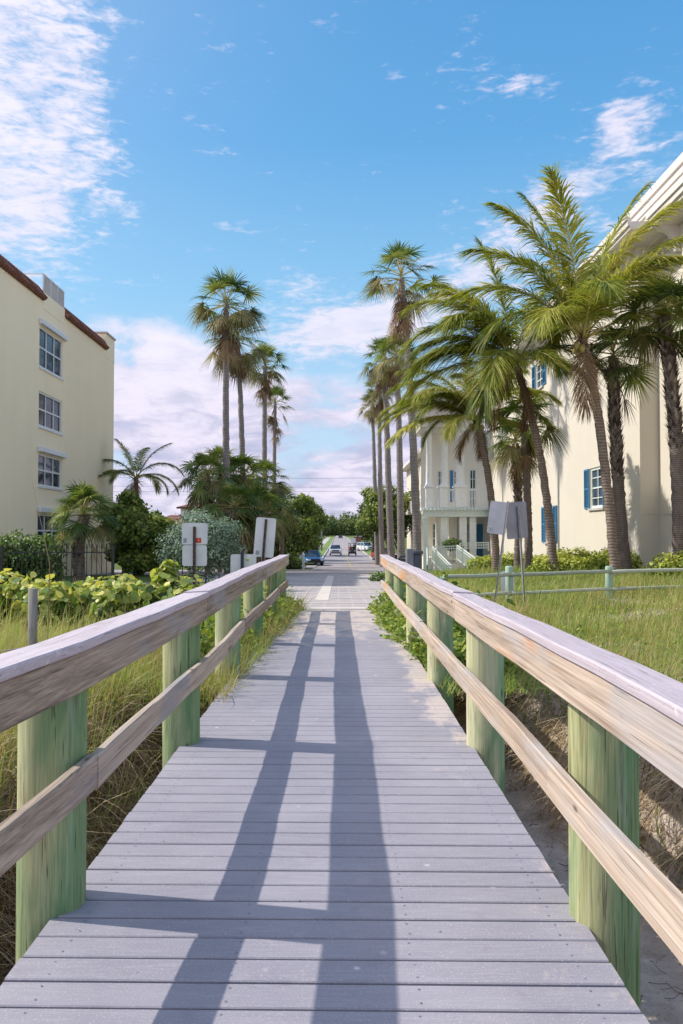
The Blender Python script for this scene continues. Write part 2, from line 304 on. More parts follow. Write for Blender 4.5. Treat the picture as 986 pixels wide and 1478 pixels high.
M['grass']=foliage('dune_grass_blades',[(.0,(.34,.24,.14)),(.25,(.62,.52,.30)),(.45,(.50,.52,.19)),(.7,(.28,.38,.10)),(1.,(.45,.54,.16))],.6,.35,.2)
M['grass_green']=foliage('dune_grass_green',[(.0,(.44,.34,.19)),(.2,(.46,.42,.19)),(.45,(.31,.38,.11)),(.7,(.18,.27,.06)),(1.,(.40,.50,.15))],.6,.38,.2)
M['dry']=foliage('dry_grass_blades',[(.0,(.15,.09,.055)),(.5,(.46,.34,.21)),(1.,(.70,.57,.38))],.8,.25,.1)
M['vine']=foliage('creeping_vine_leaves',[(.05,(.04,.08,.015)),(.5,(.20,.31,.05)),(.95,(.48,.54,.12))],.5,.35)

def tag(o,label=None,cat=None,group=None,kind=None):
    if label: o['label']=label
    if cat: o['category']=cat
    if group: o['group']=group
    if kind: o['kind']=kind
    return o
def empty(name,loc,label=None,cat=None,group=None,rz=0):
    o=bpy.data.objects.new(name,None); col.objects.link(o); o.location=loc; o.rotation_euler=(0,0,rz); o.empty_display_size=.2
    return tag(o,label,cat,group)
def under(root,mb,name,mats,bevel=0,label=None,parent=None):
    """mesh given in world space parented below an Empty (keeps world position)"""
    o=mb.build(name,mats,None,bevel,label)
    p=parent or root
    loc=Vector(root.location)
    o.data.transform(Matrix.Translation(-loc) if parent is None else Matrix.Translation(-loc))
    o.parent=p
    return o

# ------------------------------------------------------------------ ground
def sstep(a,b,x):
    t=np.clip((np.asarray(x,float)-a)/(b-a),0,1); return t*t*(3-2*t)
def road_z(y):
    return np.interp(y,[-1e4,15.3,80,110,220,420,650,1e4],[0,0,-1.80,-1.95,-1.95,-.7,-.25,-.25])
def vnoise(x,y,s,seed=0):
    x=np.asarray(x)*s+seed*17.3; y=np.asarray(y)*s-seed*9.1
    return (np.sin(x*1.7+1.3*np.sin(y*1.1))+np.sin(y*2.3+1.7*np.sin(x*.9+2))+.5*np.sin(3.9*x+2.7*y))/2.5
CR_R=lambda y: np.interp(y,[-20,0,2,5.4,8.3,11,14,16],[4.5,3.6,3.2,2.35,1.75,1.2,1.0,.9])
CR_L=lambda y: np.interp(y,[-20,0,3,5.5,9,12,16],[3.6,2.9,2.3,1.9,1.5,1.2,1.0])
def ground_z(x,y):
    x=np.asarray(x,float); y=np.asarray(y,float)
    rz=road_z(y)
    side=.0*x+(-.12)+.06*vnoise(x,y,.8)+.05*vnoise(x,y,2.1,3)
    right=np.interp(x,[0,3,8,12,30,80],[-.10,-.10,.10,.22,.22,-.3])+.05*vnoise(x,y,.9,5)
    left=np.interp(-x,[0,3,8,14,40],[-.12,-.15,-.15,-.2,-.3])+.05*vnoise(x,y,.9,7)
    base=np.where(x>0,right,left)
    # far from the camera both sides follow the falling street
    f=np.where(x>0,sstep(28,46,y),sstep(16,34,y)); base=base*(1-f)+(rz-.02+0*x)*f
    # hollow beside and under the boardwalk
    dr=sstep(-.22,.30,x-CR_R(y)+.10*vnoise(y,x,2.3,1)); dl=sstep(-.3,.45,-x-CR_L(y)+.12*vnoise(y,x,1.9,2))
    bank=np.where(x>0,dr,dl)
    low=np.interp(y,[-30,4,7,9.5,12,15.5],[-1.25,-1.15,-.95,-.6,-.22,-.10])+.05*vnoise(x,y,1.7,4)
    base=low*(1-bank)+base*bank
    # street corridor
    w=sstep(14.6,16.0,y)*(1-sstep(3.2,5.2,np.abs(x-.6)))
    base=base*(1-w)+(rz-.06)*w
    w2=sstep(24,27,y)*sstep(.0,2.,-x)*(1-sstep(59,62,y))*(1-sstep(34,37,-x))     # side street to the left
    w2=w2*sstep(44,47,y) 
    base=base*(1-w2)+(rz-.06)*w2
    base=np.where(y>62,np.minimum(base,rz-.06),base)
    return base
def axis(segs):
    out=[]
    for a,b_,s_ in segs: out+=list(np.arange(a,b_,s_))
    out.append(segs[-1][1]); return np.array(out)
xs=axis([(-700,-100,60),(-100,-30,10),(-30,-12,1.5),(-12,-5,.5),(-5,5,.1),(5,14,.45),(14,30,1.5),(30,100,10),(100,700,60)])
ys=axis([(-60,-6,6),(-6,0,.5),(0,16,.1),(16,24,.4),(24,66,1.),(66,120,6),(120,420,30),(420,1300,110)])
GX,GY=np.meshgrid(xs,ys); GZ=ground_z(GX,GY)
GZ=GZ+np.where((GY<16)&(np.abs(GX)<5),.012*rng.normal(size=GZ.shape),0)
nx=len(xs); ny=len(ys); g=MB(); i=np.arange(ny-1)[:,None]*nx; j=np.arange(nx-1)[None]
g.add(np.stack([GX,GY,GZ],-1).reshape(-1,3),np.stack([i+j,i+j+1,i+nx+j+1,i+nx+j],-1).reshape(-1,4),.5,0,True)
tag(g.build('sandy_ground',M['sand']),'pale dune sand and soil under the boardwalk, lawns and gardens','ground',kind='structure')
def strip(name,x0,x1,y0,y1,mat,dz,label,cat,step=2.,fx=None):
    ys_=sorted(set(list(np.arange(y0,y1,step))+[y for y in (15.3,80,110,220,420,650) if y0<y<y1]+[y1])); mb=MB(); V=[];n=len(ys_)
    for y in ys_:
        a,b_=(x0,x1) if fx is None else fx(y); z=float(road_z(y))+dz; V+=[(a,y,z),(b_,y,z)]
    k=np.arange(n-1)*2; mb.add(V,np.stack([k,k+1,k+3,k+2],-1)); o=mb.build(name,mat)
    return tag(o,label,cat,kind='structure')
strip('paver_forecourt',0,0,15.32,46,M['pavers'],-.01,'grey brick paved apron between the boardwalk and the street','pavement',fx=lambda y:(np.interp(y,[15.3,18,26,46],[-1.6,-2.6,-7.,-7.]),np.interp(y,[15.3,20,46],[1.1,1.5,2.4])))
strip('cross_street',-34,3.3,46,60,M['asphalt'],-.008,'pale side street crossing at the end of the paved apron','road')
strip('street',-2.1,4.4,60,640,M['asphalt'],-.008,'long straight pale street running to the horizon','road',step=10)
strip('yellow_centre_line',1.05,1.25,66,420,M['yellow_line'],-.003,'faded yellow centre line of the street','road marking',step=10)
strip('white_paved_band',-.56,-.24,18.6,42,M['stripe'],-.004,'white stripe set lengthwise in the pavers','road marking')
sl=MB()
for y,w_ in ((15.6,.6),(17.6,.16),(19.6,.2),(22.2,.24),(25.4,.3),(29.5,.35),(35.,.5)):
    for a,b_ in (((-2.4 if y<18.5 else -5.5),(-.58 if y>18.5 else 1.15)),(-.20,1.5 if y<24 else 1.75)):
        if y<18.5 and a==-.20: continue
        z=float(road_z(y)); z2=float(road_z(y+w_)); sl.add([(a,y,z-.004),(b_,y,z-.004),(b_,y+w_,z2-.004),(a,y+w_,z2-.004)],[(0,1,2,3)])
tag(sl.build('paving_bands',M['stripe']),'thin pale bands laid across the paved apron','road marking',kind='structure')
strip('concrete_gutter',-34,3.3,43.6,45.2,M['concrete'],-.002,'pale concrete strip where the pavers meet the side street','pavement')
# kerbed verges: raised
def slab(name,x0,x1,y0,y1,mat,h_,label,cat,step=10.):
    ys_=sorted(set(list(np.arange(y0,y1,step))+[y for y in (80,110,220,420) if y0<y<y1]+[y1])); mb=MB()
    for a,b_ in zip(ys_[:-1],ys_[1:]):
        za,zb=float(road_z(a)),float(road_z(b_))
        V=[(x0,a,za-.2),(x1,a,za-.2),(x1,a,za+h_),(x0,a,za+h_),(x0,b_,zb-.2),(x1,b_,zb-.2),(x1,b_,zb+h_),(x0,b_,zb+h_)]
        F_=[(3,2,6,7),(0,3,7,4),(1,5,6,2)]
        if a==ys_[0]: F_.append((0,1,2,3))
        mb.add(V,F_)
    return tag(mb.build(name,mat),label,cat,kind='structure')
slab('kerb',-2.32,-2.12,84,420,M['concrete'],.14,'concrete kerb along the left side of the street','kerb')
slab('grass_verge',-4.1,-2.32,84,420,M['lawn'],.12,'mown grass verge between left sidewalk and street','verge')
slab('sidewalk',-6.2,-4.1,62,420,M['concrete'],.11,'pale concrete sidewalk on the left of the street','sidewalk')
slab('kerb',4.42,4.6,72,420,M['concrete'],.12,'concrete kerb along the right side of the street','kerb')
slab('grass_verge',4.6,9.,72,420,M['lawn'],.11,'mown grass verge on the right of the street','verge')

# ------------------------------------------------------------------ boardwalk
dk=MB(); y=-4.0; pitch=.1443; ang=R(-1.1); ca,sa=math.cos(ang),math.sin(ang); nb=0
while y<15.3:
    wv=pitch-.0125; l=-1.085+random.uniform(-.003,.003); r=.918+random.uniform(-.003,.003); tz=random.uniform(-.0015,.0015)
    if y>15.1: wv*=.9
    tn=random.random()
    segs=np.linspace(l,r,6)
    for z0,z1 in ((-.028+tz,tz),):
        ch=.004
        prof=[(0,z0),(0,z1-ch),(ch,z1),(wv-ch,z1),(wv,z1-ch),(wv,z0)]
        V=[(x,y+py_+ x*math.tan(ang),pz) for x in (l,r) for py_,pz in prof]
        n6=6; F_=[(k,(k+1)%6,6+(k+1)%6,6+k) for k in range(6)]
        dk.add(V,F_,tn); dk.add(V,[(5,4,3,2,1,0),(6,7,8,9,10,11)],tn)
    y+=pitch; nb+=1
for k in range(nb):
    for xx in (-.95,-.35,.25,.80):
        for f_ in (.03,.105):
            x=xx+random.uniform(-.008,.008); y=-4+k*pitch+f_+x*math.tan(ang); a_=np.arange(6)/6*2*np.pi
            dk.add(np.stack([x+.0042*np.cos(a_),y+.0042*np.sin(a_),0*a_+.0022],-1),[tuple(range(6))],.5,1)
tag(dk.build('boardwalk_deck',[M['deck'],M['mid_grey']]),'grey lilac planked boardwalk deck running straight to the street','boardwalk',kind='structure')
jo=MB()
for xx in (-.95,-.35,.25,.80): jo.box(xx-.04,xx+.04,-4,15.2,-.27,-.03)
tag(jo.build('boardwalk_joists',M['grey_post']),'timber beams under the boardwalk planks','boardwalk',kind='structure')

def sweep_board(mb,pts,w,hh,tint=.5,roll=0.,ch=.006,outs=1):
    """rectangular board section swept along pts; pts = top inner corner line. outs=+1 board grows to +x"""
    P=np.array(pts,float); m=len(P)
    prof=[(ch,0),(w-ch,0),(w,-ch),(w,-hh+ch),(w-ch,-hh),(ch,-hh),(0,-hh+ch),(0,-ch)]
    V=[]
    for i_ in range(m):
        for a,b_ in prof: V.append((P[i_,0]+outs*a,P[i_,1],P[i_,2]+b_+a*roll))
    k=len(prof); F_=[]
    for i_ in range(m-1):
        for q in range(k):
            a,b_=i_*k+q,i_*k+(q+1)%k; F_.append((a,b_,b_+k,a+k))
    mb.add(V,F_,tint,0,False); mb.add(V,[tuple(range(k))[::-1],tuple(range((m-1)*k,m*k))],tint)
def railing(side,label,inner,posts,mat,plabel=None):
    s_=1 if side=='r' else -1
    root=empty('boardwalk_railing',(s_*.95,6.,0),label,'railing')
    def line(ya,yb,z,amp,ph,dx=0):
        ys_=np.linspace(ya,yb,14); return [(inner(y_)+dx*s_+amp*.4*math.sin(ph+y_*1.9),y_,z+amp*math.sin(ph*2+y_*1.3)+amp*.6*math.sin(5.1*y_+ph)) for y_ in ys_]
    ends=[-4.2]+[p for p in posts[1::2]]
    if ends[-1]!=posts[-1]: ends.append(posts[-1])
    ends[-1]+=.10
    for k,(a,b_) in enumerate(zip(ends[:-1],ends[1:])):
        mb=MB(); sweep_board(mb,line(a+.002,b_-.002,1.005,.004,k*2.1),.045,.152,random.random(),0,outs=s_); under(root,mb,'top_rail',mat)
        mb=MB(); sweep_board(mb,line(a+.002,b_-.002,1.047,.005,k*2.1,-.012),.150 if s_>0 else .185,.040,random.random(),-.05,outs=s_); under(root,mb,'cap_board',M['cap'])
    e2=[-4.2]+[p for p in posts[0::2]]
    if e2[-1]!=posts[-1]: e2.append(posts[-1])
    e2[-1]+=.06
    for k,(a,b_) in enumerate(zip(e2[:-1],e2[1:])):
        mb=MB(); sweep_board(mb,line(a+.002,b_-.002,.575,.006,k*3.3+1),.042,.135,random.random(),0,outs=s_); under(root,mb,'middle_rail',mat)
    for k,p in enumerate(posts):
        mb=MB(); cx=inner(p)+s_*(.048+.130)+(.03 if s_>0 else 0); zt=.95 if s_>0 else .985; zb=-1.45
        n=14; zz=np.linspace(zb,zt,14); lean=random.uniform(-.006,.006)
        pts=[(cx+lean*(z_),p,z_) for z_ in zz]; mb.tube(pts,.130,n,random.random(),0,True)
        # slightly irregular log
        V=mb.V[0]; aa=np.arctan2(V[:,1]-p,V[:,0]-cx); rr=1+.02*np.sin(3*aa+k)+.012*np.sin(7*aa+2*k); V[:,0]=cx+(V[:,0]-cx)*rr; V[:,1]=p+(V[:,1]-p)*rr
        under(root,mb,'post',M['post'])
    return root
in_r=lambda y:.80
in_l=lambda y:-float(np.interp(y,[-4,0.75,3.2,5.65,8.2,15.3],[1.14,1.10,.95,.92,.95,.95]))
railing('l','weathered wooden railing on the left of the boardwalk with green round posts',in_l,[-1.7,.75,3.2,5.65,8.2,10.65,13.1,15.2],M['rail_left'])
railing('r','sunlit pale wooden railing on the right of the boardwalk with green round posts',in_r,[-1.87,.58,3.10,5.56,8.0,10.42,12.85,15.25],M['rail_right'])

# ------------------------------------------------------------------ grasses
def grass_patch(mb,n,xr,yr,fn,Lr,Wr,tint=(.3,1.),lean=.45,clump=.25,excl=None,bend=.45,nseg=3,cl=12):
    nc=max(1,n//cl); cx=rng.uniform(*xr,nc); cy=rng.uniform(*yr,nc)
    x=np.repeat(cx,cl)+rng.normal(0,clump*.35,nc*cl); y=np.repeat(cy,cl)+rng.normal(0,clump*.35,nc*cl)
    ct=np.repeat(rng.uniform(*tint,nc)+.28*vnoise(cx,cy,1.3,4),cl)+rng.normal(0,.13,nc*cl); ct=np.where(rng.uniform(0,1,nc*cl)<.14,.12+0*ct,ct); cs=np.repeat(rng.uniform(.5,1.2,nc)*(1+.25*vnoise(cx,cy,.9,8)),cl)
    ok=np.ones(len(x),bool)
    if excl is not None: ok&=excl(x,y)
    x,y,ct,cs=x[ok],y[ok],ct[ok],cs[ok]; z=fn(x,y)-.02; N=len(x)
    a=rng.uniform(0,2*np.pi,N); l=rng.normal(0,lean,N); d=np.stack([np.cos(a)*l,np.sin(a)*l,np.ones(N)],-1)
    b=np.stack([np.cos(a)*np.abs(l)*.5+.10,np.sin(a)*np.abs(l)*.5,-np.abs(rng.normal(bend*.6,.2,N))],-1)
    L=rng.uniform(*Lr,N)*cs; W=rng.uniform(*Wr,N)
    ribbons(mb,np.stack([x,y,z],-1),d,L,W,b,nseg,np.clip(ct,0,1))
gl=MB()
onbankL=lambda x,y:(-x>CR_L(y)-.05+.35*rng.uniform(-1,1,len(x)))
grass_patch(gl,34000,(-6.5,-1.25),(3.2,9.5),ground_z,(.30,.72),(.008,.016),(.0,.95),.6,.45,onbankL)
grass_patch(gl,20000,(-9,-1.3),(8.5,16.5),ground_z,(.28,.62),(.012,.022),(.15,1.),.45,.5,onbankL)
grass_patch(gl,8000,(-4.5,-1.3),(.3,3.6),ground_z,(.3,.7),(.006,.013),(.0,.8),.55,.4,onbankL)
grass_patch(gl,6500,(-7,-1.3),(3.,12),ground_z,(.5,.95),(.006,.012),(.0,.8),.5,.18,onbankL)
tag(gl.build('dune_grass',M['grass']),'long yellow green dune grass left of the boardwalk','grass',kind='stuff')
gr=MB()
onbankR=lambda x,y:(x>CR_R(y)+.02+.25*rng.uniform(-1,1,len(x)))&(vnoise(x,y,1.1,9)+rng.normal(0,.22,len(x))>-.42)
grass_patch(gr,38000,(1.1,9),(5,13),ground_z,(.12,.48),(.008,.016),(-.05,.95),.6,.4,onbankR)
grass_patch(gr,40000,(1.3,13),(11,19),ground_z,(.16,.52),(.012,.022),(-.05,1.),.5,.5,onbankR)
grass_patch(gr,16000,(2.8,13),(18,27),ground_z,(.18,.40),(.014,.024),(.25,1.),.5,.6)
grass_patch(gr,12000,(3.0,11.2),(27,46),ground_z,(.18,.40),(.02,.035),(.3,1.),.5,.6)
grass_patch(gr,5200,(1.2,10),(5,20),ground_z,(.4,.8),(.006,.012),(.0,.75),.5,.15,onbankR)
grass_patch(gr,6000,(2.,5.5),(16.5,44),lambda x,y: np.maximum(ground_z(x,y),road_z(y)-.02),(.15,.45),(.02,.035),(.3,1.),.5,.6,lambda x,y:x>np.interp(y,[15,46],[1.5,2.5]))
tag(gr.build('dune_grass',M['grass_green']),'low bright green grass covering the dune right of the boardwalk','grass',kind='stuff')
# dry roots and straw hanging on the banks
dr=MB()
def banks(n,s_,crf,yr,hang=True):
    y=rng.uniform(*yr,n); x=s_*(crf(y)+rng.normal(.05,.16,n)); z=ground_z(x,y)+rng.uniform(0,.04,n)
    a=rng.normal(0,.8,n); d=np.stack([-s_*np.cos(a)*rng.uniform(.2,1,n),np.sin(a),rng.uniform(-.2,.8,n)],-1)
    L=rng.uniform(.12,.65,n)*rng.choice([.6,1.2],n); b=np.stack([-s_*rng.uniform(0,.3,n),rng.normal(0,.25,n),-rng.uniform(.4,1.3,n)],-1)
    ribbons(dr,np.stack([x,y,z],-1),d,L,rng.uniform(.004,.013,n),b,4,rng.uniform(0,1,n))
banks(7500,1,CR_R,(1,13)); banks(9500,-1,CR_L,(.5,11))
# straw lying in the left hollow
n=9000; x=-rng.uniform(1.12,2.6,n); y=rng.uniform(1.4,9,n); z=ground_z(x,y)+rng.uniform(0,.12,n); a=rng.uniform(0,2*np.pi,n)
ribbons(dr,np.stack([x,y,z],-1),np.stack([np.cos(a),np.sin(a),rng.uniform(-.1,.7,n)],-1),rng.uniform(.2,.6,n),rng.uniform(.005,.013,n),np.stack([0*a,0*a,-rng.uniform(.1,.6,n)],-1),3,rng.uniform(0,1,n))
tag(dr.build('dry_dune_straw',M['dry']),'dry brown straw and roots hanging from the sand banks','dry grass',kind='stuff')
# twigs & litter on the sand
tw=MB()
for k in range(170):
    x=random.uniform(1.15,3.2); y=random.uniform(1.8,8.5); z=float(ground_z(x,y)); a=random.uniform(0,6.28); L=random.uniform(.06,.3)
    pts=[(x,y,z+.01)]
    for q in range(4): a+=random.gauss(0,.5); x+=L/4*math.cos(a); y+=L/4*math.sin(a); pts.append((x,y,float(ground_z(x,y))+random.uniform(.004,.04)))
    tw.tube(pts,random.uniform(.0015,.004),4,random.random())
tag(tw.build('twig_litter',M['bark_dark']),'dark twigs and leaf litter scattered on the sand by the right posts','twigs',kind='stuff')
# creeping plants at both deck edges near the street
vi=MB()
def creeping(n,s_,xin,yr,size,hgt):
    y=rng.uniform(*yr,n); t_=rng.uniform(0,1,n)**.7; lim=xin(y); x=s_*(lim+(1.9-lim)*t_+.10*vnoise(y,y,2.7,s_+3)); 
    z=np.maximum(ground_z(x,y),-.04)+np.abs(rng.normal(0,1,n))*hgt*np.clip((np.abs(x)-lim+.05)*2.2,.08,1)
    nor=rng.normal(0,.55,(n,3))+[0,0,1]
    leaves(vi,np.stack([x,y,z],-1),nor,rng.uniform(*size,n),6,.7,np.clip(rng.normal(.55,.22,n),0,1))
creeping(9000,1,lambda y:np.interp(y,[8,9,11,15.8],[1.0,.88,.64,.50]),(8.2,15.9),(.035,.11),.26)
creeping(8000,-1,lambda y:np.interp(y,[8.5,10,12,15.8],[1.1,1.0,.80,.66]),(8.8,16.2),(.035,.10),.26)
tag(vi.build('creeping_vine',M['vine']),'green creeping vine spilling over both far edges of the deck','ground cover',kind='stuff')
gv=MB()
ex=lambda x,y:(np.abs(x)>np.interp(y,[8,11,15.6],[.98,.84,.66]))
topz=lambda x,y:np.maximum(ground_z(x,y),-.03)
grass_patch(gv,8000,(.6,2.2),(7.4,15.8),topz,(.14,.46),(.007,.014),(.3,1.),.7,.25,ex)
grass_patch(gv,14000,(-2.4,-.75),(7.0,16.4),topz,(.16,.55),(.007,.014),(-.1,.8),.7,.25,ex)
tag(gv.build('edge_grass',M['grass_green']),'tufts of grass growing under the rails beside the far planks','grass',kind='stuff')
# broader weed leaves on the right dune
wd=MB(); n=16000; x=rng.uniform(1.6,12,n); y=rng.uniform(6,17,n); ok=(vnoise(x,y,.9,21)>-.05)&(x>CR_R(y)+.15); x,y=x[ok],y[ok]
leaves(wd,np.stack([x,y,ground_z(x,y)+np.abs(rng.normal(0,.09,len(x)))],-1),rng.normal(0,.6,(len(x),3))+[0,0,1],rng.uniform(.03,.08,len(x)),6,.6,np.clip(rng.normal(.6,.2,len(x)),0,1))
tag(wd.build('dune_weeds',M['vine']),'patches of bright green weeds among the right dune grass','ground cover',kind='stuff')

# ------------------------------------------------------------------ bushes and trees
def blob_leaves(mb,blobs,n,size,k=6,aspect=.7,shell=.55,tb=.45,up=.25,ts=.16,minz=None):
    vol=np.array([b_[3]*b_[4]*b_[5] for b_ in blobs])**.72; vol/=vol.sum()
    for b_,v in zip(blobs,vol):
        m_=int(n*v)+1; d=nrm(rng.normal(size=(m_,3))); r_=rng.uniform(shell,1.04,m_)**.8; lump=1+.16*np.sin(5*d[:,0]+b_[0])*np.sin(4*d[:,2]+b_[1])+.1*np.sin(9*d[:,1]+3*d[:,2])
        P=np.array(b_[:3])+d*(r_*lump)[:,None]*np.array(b_[3:6])
        nor=d*.8+rng.normal(0,.5,(m_,3))+[0,0,up]
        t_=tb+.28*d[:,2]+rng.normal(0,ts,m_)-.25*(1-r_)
        if minz is not None: ok=P[:,2]>minz; P,nor,t_=P[ok],nor[ok],t_[ok]
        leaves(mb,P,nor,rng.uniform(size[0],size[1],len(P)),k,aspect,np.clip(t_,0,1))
def stems(mb,base,blobs,r=.02):
    for b_ in blobs:
        e=np.array(b_[:3]); s0=np.array(base)+np.array([rng.normal(0,.05),rng.normal(0,.05),0]); mid=(s0+e)/2+np.array([0,0,.1*np.linalg.norm(e-s0)])
        mb.tube([s0,mid,e],[r,r*.7,r*.35],6,.5)
def bush(name,label,cat,blobs,n,size,mat,k=6,aspect=.7,group=None,tb=.45,stem=.02,**kw):
    cx=np.mean([b_[0] for b_ in blobs]); cy=np.mean([b_[1] for b_ in blobs]); z0=float(ground_z(cx,cy))
    root=empty(name,(cx,cy,z0),label,cat,group)
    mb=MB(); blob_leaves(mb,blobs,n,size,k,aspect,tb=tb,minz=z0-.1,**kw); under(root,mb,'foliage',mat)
    for b_ in blobs:
        sb=MB(); stems(sb,(b_[0],b_[1],float(ground_z(b_[0],b_[1]))-.05),[b_],stem); under(root,sb,'stem',M['bark_tree'])
    return root
# sea grape hedge
bl=[]
for k in range(26):
    x=-11.+k*.34+random.uniform(-.1,.1); y=13.6+random.uniform(-.6,.9); bl.append((x,y,.22+random.uniform(-.08,.10),.55,.6,.42+random.uniform(0,.08)))
bush('sea_grape_hedge','low hedge of big round yellow green leaves before the iron fence','hedge',bl,8500,(.06,.18),M['seagrape'],8,.9,shell=.5,tb=.47,up=.4,ts=.27)
bush('sea_grape_bush','upright sea grape shoot with large leaves rising above the hedge end','bush',[(lat(238,13.6),13.6,.55,.22,.25,.36),(lat(232,13.6),13.5,.25,.3,.3,.3),(lat(243,13.6),13.7,.85,.13,.15,.14)],420,(.10,.2),M['seagrape'],8,.95,tb=.5,up=.4,ts=.2)
bush('low_shrub','low fine leaved green shrub beside the left railing','bush',[(-2.75,13.9,.25,.6,.5,.42),(-2.1,13.6,.2,.5,.5,.36),(-1.75,14.2,.18,.4,.5,.33),(-3.2,13.5,.15,.5,.4,.4)],5200,(.025,.055),M['hedge'],6,.6,tb=.62,ts=.2)
# silver buttonwood
bl=[(lat(px,24),24+dy,alt(py,24),r,r,r*.9) for px,py,r,dy in ((262,785,.75,0),(285,768,.8,.3),(300,775,.8,-.4),(318,782,.75,0),(335,800,.5,.2),(300,800,.9,-.3),(330,765,.45,.2),(250,805,.5,0),(272,752,.35,.4))]
bush('silver_buttonwood','rounded silver green shrub behind the left white signs','bush',bl,9000,(.05,.11),M['silver'],5,.55,tb=.5,ts=.2)
# hedge behind fence
bl=[(x,24.4,alt(800,24),.55,.55,.62+.06*math.sin(x*5)) for x in np.arange(-13.3,-8.6,.45)]+[(x,24.5,.2,.5,.5,.5) for x in np.arange(-13.3,-8.4,.5)]
bush('clipped_hedge','dark green clipped hedge behind the black iron fence','hedge',bl,17000,(.06,.13),M['hedge'],5,.7,tb=.5,ts=.2)
# garden shrubs in front of the ivory building
k=0
for x0,x1,y0,h_,lab in ((9.6,11.2,23.5,.62,'yellow green shrub below the near corner of the ivory building'),(7.0,9.7,27.5,.50,'yellow green shrub between the two leaning palm trunks'),(8.2,10.9,33,.62,'yellow green shrub under the lower blue shuttered window'),(6.2,8.8,36,.52,'yellow green shrub behind the grey street signs'),(8.7,10.8,46,.8,'yellow green shrub to the right of the white stair rails')):
    bl=[(x,y0+random.uniform(-.6,.6),float(ground_z(x,y0))+.15+random.uniform(0,h_*.5),.5,.6,h_*.75) for x in np.arange(x0,x1,.38)]
    bush('garden_shrub',lab,'bush',bl,3600,(.07,.15),M['shrub'],6,.6,group='shrubs along the ivory building',tb=.55,ts=.22,up=.3); k+=1
bush('round_hedge','dark green rounded shrub standing on the porch','bush',[(lat(655,60.4),60.8,alt(786,60.4),.8,.35,.5)],900,(.09,.16),M['hedge'],6,.7,tb=.55)

def broadleaf(x,y,h_,w,label,mat='tree',n=5000,size=(.14,.3),name='broadleaf_tree',seed=0,group=None,low=.25):
    rs=random.Random(seed); z0=float(ground_z(x,y)); root=empty(name,(x,y,z0),label,'tree',group)
    blobs=[]
    for k in range(13):
        a=rs.uniform(0,6.28); rr=w*.5*rs.uniform(.2,.78); hz=h_*(low+rs.uniform(.05,.9-low)); s_=w*rs.uniform(.16,.27)
        rr*=1-.45*abs((hz/h_-.55)/.45)**2
        blobs.append((x+rr*math.cos(a),y+rr*math.sin(a),z0+hz,s_,s_,s_*.8))
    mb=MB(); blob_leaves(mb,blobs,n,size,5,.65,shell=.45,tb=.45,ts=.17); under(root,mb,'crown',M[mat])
    tb=MB(); top=(x+.1*w*rs.uniform(-1,1),y,z0+h_*.6); r0=.035*h_**.8
    tb.tube([(x,y,z0-.2),(x+.02*w,y,z0+h_*.25),top],[r0*1.3,r0,r0*.5],10)
    for b_ in blobs[:9]: tb.tube([(x,y,z0+h_*rs.uniform(.15,.35)),((x+b_[0])/2,(y+b_[1])/2,z0+h_*.42),b_[:3]],[r0*.5,r0*.3,r0*.12],6)
    under(root,tb,'trunk',M['bark_tree']); return root

# ------------------------------------------------------------------ palms
def curve_pts(a,ctrl,b_,n=26):
    a,c,b_=map(np.array,(a,ctrl,b_)); t=np.linspace(0,1,n)[:,None]; return (1-t)**2*a+2*t*(1-t)*c+t*t*b_
def trunk_mb(base,ctrl,top,r0,r1,mat_unused=None,ring=.0,n=60,flare=1.15):
    P=curve_pts(base,ctrl,top,n); t=np.linspace(0,1,n); r_=r0+(r1-r0)*t; r_=r_*(1+(flare-1)*np.exp(-t*22)); r_=r_*(1+.02*np.sin(t*9+base[0])+.018*rng.normal(size=n))
    P=P+np.concatenate([rng.normal(0,.010,(n,2)),np.zeros((n,1))],1)
    mb=MB(); mb.tube(P,r_,14,rng.uniform(.2,.8,n)); return mb,P
def frond(mbL,mbS,base,az,el,L,droop,twist=0.,tint=.5,dens=1.,leaf=.85,sag=.42):
    n=22; t=np.linspace(0,1,n); e=el-droop*t**1.35; a=az+twist*t
    d=np.stack([np.cos(e)*np.cos(a),np.cos(e)*np.sin(a),np.sin(e)],-1); P=np.array(base)+np.concatenate([[np.zeros(3)],np.cumsum(d[:-1]*L/(n-1),0)])
    mbS.tube(P,np.interp(t,[0,.12,1],[.055,.028,.004]),5,np.clip(tint+.1,0,1))
    m=int(185*dens); tt=np.linspace(.13,.995,m); 
    for s_ in (-1,1):
        q=tt+rng.uniform(-.004,.004,m); pos=np.stack([np.interp(q,t,P[:,i_]) for i_ in range(3)],-1); tan=nrm(np.stack([np.interp(q,t,d[:,i_]) for i_ in range(3)],-1))
        side=nrm(np.cross(tan,[0,0,1.])); up=np.cross(side,tan)
        roll=rng.normal(0,.12,m)+.25
        phi=np.interp(q,[0,.15,.6,1],[1.15,.92,.66,.28])+rng.normal(0,.15,m)
        dl=np.cos(phi)[:,None]*tan+np.sin(phi)[:,None]*(s_*side*np.cos(roll)[:,None]+up*np.sin(roll)[:,None])
        ll=leaf*np.interp(q,[.1,.3,.6,.85,1],[.8,1.2,1.3,1.05,.6])*rng.uniform(.85,1.1,m)
        bnd=np.stack([rng.normal(0,.06,m),rng.normal(0,.06,m),-np.abs(rng.normal(sag,.12,m))],-1)
        tl=np.clip(tint+rng.normal(0,.13,m)+np.where(rng.uniform(0,1,m)<.05,-.5,0)+np.where(q>.9,-.12,0),0,1)
        ribbons(mbL,pos,dl,ll,.036*L/4.5,bnd,3,tl,np.cross(dl,up)+.3*rng.normal(size=(m,3)),'leaf')
